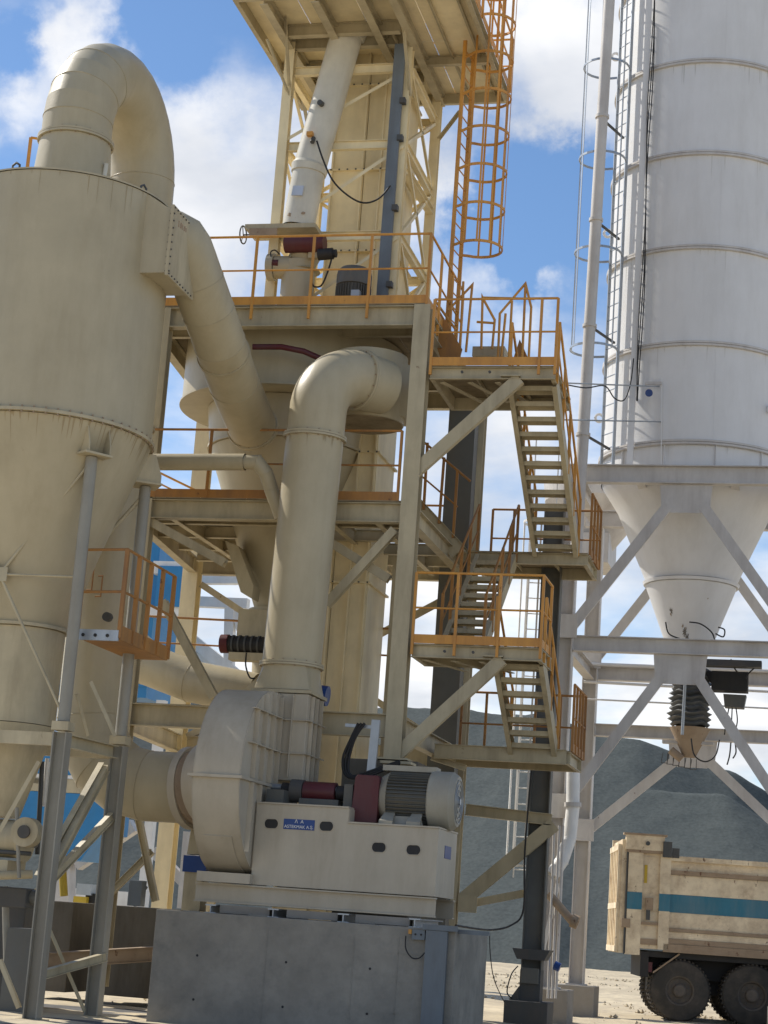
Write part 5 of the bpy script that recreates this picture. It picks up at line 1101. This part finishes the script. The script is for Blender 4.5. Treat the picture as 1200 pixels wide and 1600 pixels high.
# chassis
tbox(.7, BL, .75, 1.0, .85, 1.25, 'chassis_rail', BLACK); tbox(.7, BL, 1.5, 1.75, .85, 1.25, 'chassis_rail', BLACK); tbox(.45, .62, .1, W_-.1, .85, 1.36, 'rear_underrun', BLACK)
tbox(.6, BL, .15, W_-.15, 1.26, 1.379, 'sub_frame', BLACK); tbox(.62, .7, .12, .5, .95, 1.15, 'tail_lamp', RED); tbox(.7, 5, 1.0, 1.5, .55, .9, 'axle_housing', BLACK)
MB().bar(TP(.72, .1, .95), TP(1.25, .1, 1.36), .03, .08, wd).build('mudguard', TRKD, tr); 
for s_ in (0.05, W_-.45):
    for k in range(8):
        pass
def wheel(l, a, outward):
    c = TP(l, a, .62); r = .62; w_ = .3
    wr = MB(); d = wd*outward; _, A_, B_ = wr.frame(c, c+d)
    profw = [(.30, -.0), (.46, .01), (.58, .035), (.60, .06), (.62, .09), (.62, w_-.09), (.60, w_-.06), (.5, w_-.0), (.3, w_-.02)]
    n = 48; o0 = len(wr.v)
    for rr_, h in profw:
        for k in range(n):
            t_ = 2*math.pi*k/n; wr.v.append(c + d*(-h) + (A_*math.cos(t_)+B_*math.sin(t_))*rr_)
    for i in range(len(profw)-1):
        for k in range(n): wr.f.append((i*n+k, i*n+(k+1) % n, (i+1)*n+(k+1) % n, (i+1)*n+k))
    ty = wr.build('wheel', TYRE, tr, smooth=30)
    lugs = MB()
    for k in range(44):
        t_ = 2*math.pi*k/44; dr = A_*math.cos(t_)+B_*math.sin(t_); tg = d.cross(dr)
        for s2_ in (0, 1):
            p = c+dr*.625-d*(.05+.13*s2_)+tg*(.02*s2_); lugs.bar(p, p-d*.11+tg*.02, .035, .03, dr)
    lugs.build('tread_blocks', TYRE, ty, kind='stuff')
    rb = MB(); prf = [(.30, .02), (.27, .03), (.25, .1), (.14, .1), (.13, .02), (.10, .0), (.001, .0)]
    for rr_, h in prf:
        for k in range(32):
            t_ = 2*math.pi*k/32; rb.v.append(c + d*(-h) + (A_*math.cos(t_)+B_*math.sin(t_))*rr_)
    for i in range(len(prf)-1):
        for k in range(32): rb.f.append((i*32+k, i*32+(k+1) % 32, (i+1)*32+(k+1) % 32, (i+1)*32+k))
    rb.build('rim', RIM, ty, smooth=30)
    nb = MB()
    for k in range(10):
        t_ = 2*math.pi*k/10; p = c-d*.09+(A_*math.cos(t_)+B_*math.sin(t_))*.19; nb.tube([p, p+d*.03], .014, 6)
    nb.build('wheel_nuts', DARK, ty, kind='stuff')
for l in (1.28, 2.76, 5.4):
    wheel(l, .06, -1); wheel(l, .42, -1); wheel(l, W_-.06, 1); wheel(l, W_-.42, 1)
# cab (outside the frame to the right)
tbox(6.5, 8.6, .1, W_-.1, 1.0, 2.9, 'cab', WHITE); tbox(8.0, 8.62, .2, W_-.2, 2.0, 2.7, 'windscreen', BLACK); tbox(BL, 8.4, .75, 1.75, .7, 1.0, 'chassis_front', BLACK)
wheel(7.6, .06, -1); wheel(7.6, W_-.06, 1)

# ------------------------------------------------------------------ background left: blue plant, white frames
bl = T('blue_filter_house', 'bright blue filter house with white stripes and hopper far behind the tower, left', 'building', P(230, 1300, 48))
x0, x1 = P(185, 900, 48).x, P(262, 900, 48).x
zt, zb2 = P(220, 850, 48).z, P(220, 1090, 48).z
MB().box(x0-2.4, x1-.3, 48, 51, zb2, zt+.5).build('cladding', BLUE, bl)
for z in (zb2+.3, zb2+1.3): MB().box(x0-2.42, x1-.28, 47.97, 47.995, z, z+.12).build('panel_seam', BLUE, bl)
q0, q1 = P(252, 895, 47.6), P(288, 948, 47.6); MB().box(q0.x-.1, q1.x, 47.6, 48.0, q1.z, q0.z+.2).build('blue_door', BLUE, bl); MB().box(q0.x-.3, q1.x+.25, 47.7, 48.1, q0.z+.0, q0.z+.35).build('white_lintel', WHITE, bl); MB().box(q0.x-.3, q1.x+.25, 47.7, 48.1, q1.z-.25, q1.z).build('white_sill', WHITE, bl)
xa_, xb_ = P(60, 1200, 48).x, P(168, 1200, 48).x
for (ya_, yb_, m, nm) in ((1150, 1193, BLUE, 'blue_band'), (1193, 1202, WHITE, 'white_stripe'), (1202, 1212, BLUE, 'blue_band'), (1212, 1218, WHITE, 'white_stripe'), (1218, 1240, CREAM2, 'grey_band'), (1240, 1300, BLUE, 'blue_band')):
    z1_, z0_ = P(130, ya_, 48).z, P(130, yb_, 48).z; MB().box(xa_-.5, xb_, 48, 50, z0_, z1_-.01).build(nm, m, bl)
MB().prism([(xa_, 48, P(130, 1300, 48).z), (xb_, 48, P(130, 1300, 48).z), ((xa_+xb_)/2+.5, 48, P(130, 1345, 48).z), ((xa_+xb_)/2-.3, 48, P(130, 1345, 48).z)], (0, 1.5, 0)).build('hopper', BLUE, bl)
for x in (x0-1.5, x1): MB().bar((x, 48.5, 0), (x, 48.5, zb2), .25, .25).build('leg', WHITE, bl)
wf = T('white_steel_frame', 'white steel frame with diagonals far behind, seen between the tower columns', 'steel frame', P(350, 1100, 52))
for a, b, w2 in (((296, 940), (388, 944), .3), ((300, 905), (388, 905), .3), ((360, 950), (357, 1090), .28), ((352, 895), (375, 870), .3), ((365, 945), (376, 985), .2), ((180, 1000), (232, 945), .3), ((258, 880), (290, 845), .25), ((260, 995), (292, 900), .45), ((215, 1040), (240, 985), .3), ((300, 1000), (395, 1075), .35), ((300, 1020), (370, 1070), .2), ((200, 1090), (232, 1040), .3), ((140, 1260), (155, 1330), .2), ((110, 1290), (150, 1330), .3), ((120, 1350), (210, 1290), .4), ((240, 1330), (300, 1390), .3), ((100, 1450), (102, 1290), .5), ((300, 1300), (290, 1420), .4)):
    MB().bar(P(a[0], a[1], 52), P(b[0], b[1], 52), w2, w2).build('member', WHITE if a[1] < 1200 else SILOB, wf)
o = MB().box(P(90, 1450, 56).x, P(200, 1450, 56).x, 56, 56.3, 0, P(130, 1404, 56).z+.3).build('boundary_wall', CONC2); tag(o, 'pale low wall far behind, glimpsed between the cyclone legs', 'wall'); o.data.materials[0] = WHITE  # white replaces the concrete to stand in for sunlight on this shaded face
t = T('vehicle_front', 'yellow and dark front of a machine glimpsed between the cyclone legs', 'machine', P(130, 1410, 50))
q0, q1 = P(115, 1400, 50), P(134, 1412, 50); MB().box(q0.x, q1.x, 50, 51, q1.z, q0.z).build('yellow_panel', YEL, t); q0, q1 = P(118, 1380, 50), P(140, 1399, 50); MB().box(q0.x, q1.x, 50.1, 51, q1.z, q0.z).build('blue_grey_hood', GALV, t); q0, q1 = P(130, 1395, 50), P(152, 1418, 50); MB().box(q0.x, q1.x, 50.2, 51, q1.z, q0.z).build('dark_front', BLACK, t)
t = T('valve_stand', 'thin stand with red and cream fittings seen in the bright gap between the legs', 'pipe fitting', P(131, 1505, 40))
for (ya_, yb_, r, m, nm) in ((1415, 1432, .07, WHITE, 'cream_pipe'), (1432, 1447, .05, TRKD, 'joint'), (1447, 1460, .07, RED, 'red_valve'), (1461, 1470, .12, WHITE, 'cream_flange'), (1470, 1487, .04, TRKD, 'stem'), (1487, 1503, .07, BLACK, 'foot')):
    MB().tube([P(132, ya_, 40), P(131, yb_, 40)], r, 14).build(nm, m, t, smooth=40)
# stockpile of small stones, loose on the ground
rs = MB(); random.seed(3); cl_ = [(random.uniform(-12, 4), random.uniform(30, 75), random.uniform(.3, 1.6)) for _ in range(26)]
for k in range(1500):
    cx0_, cy0_, cs_ = random.choice(cl_); x = random.gauss(cx0_, cs_*1.6); y = random.gauss(cy0_, cs_); s_ = random.choice((.015, .02, .025, .03, .05, .08))
    c = V((x, y, 0.02)); pts_ = [c+V((random.uniform(.6, 1)*s_*a, random.uniform(.6, 1)*s_*b, random.uniform(.4, .9)*s_*e)) for a, b, e in ((1, 0, 0), (-1, 0, 0), (0, 1, 0), (0, -1, 0), (0, 0, 1), (0, 0, -1))]
    rs.add(pts_, [(0, 2, 4), (2, 1, 4), (1, 3, 4), (3, 0, 4), (2, 0, 5), (1, 2, 5), (3, 1, 5), (0, 3, 5)])
o = rs.build('loose_stones', SAND, kind='stuff'); o['label'] = 'small loose stones scattered over the sandy yard'; o['category'] = 'stones'
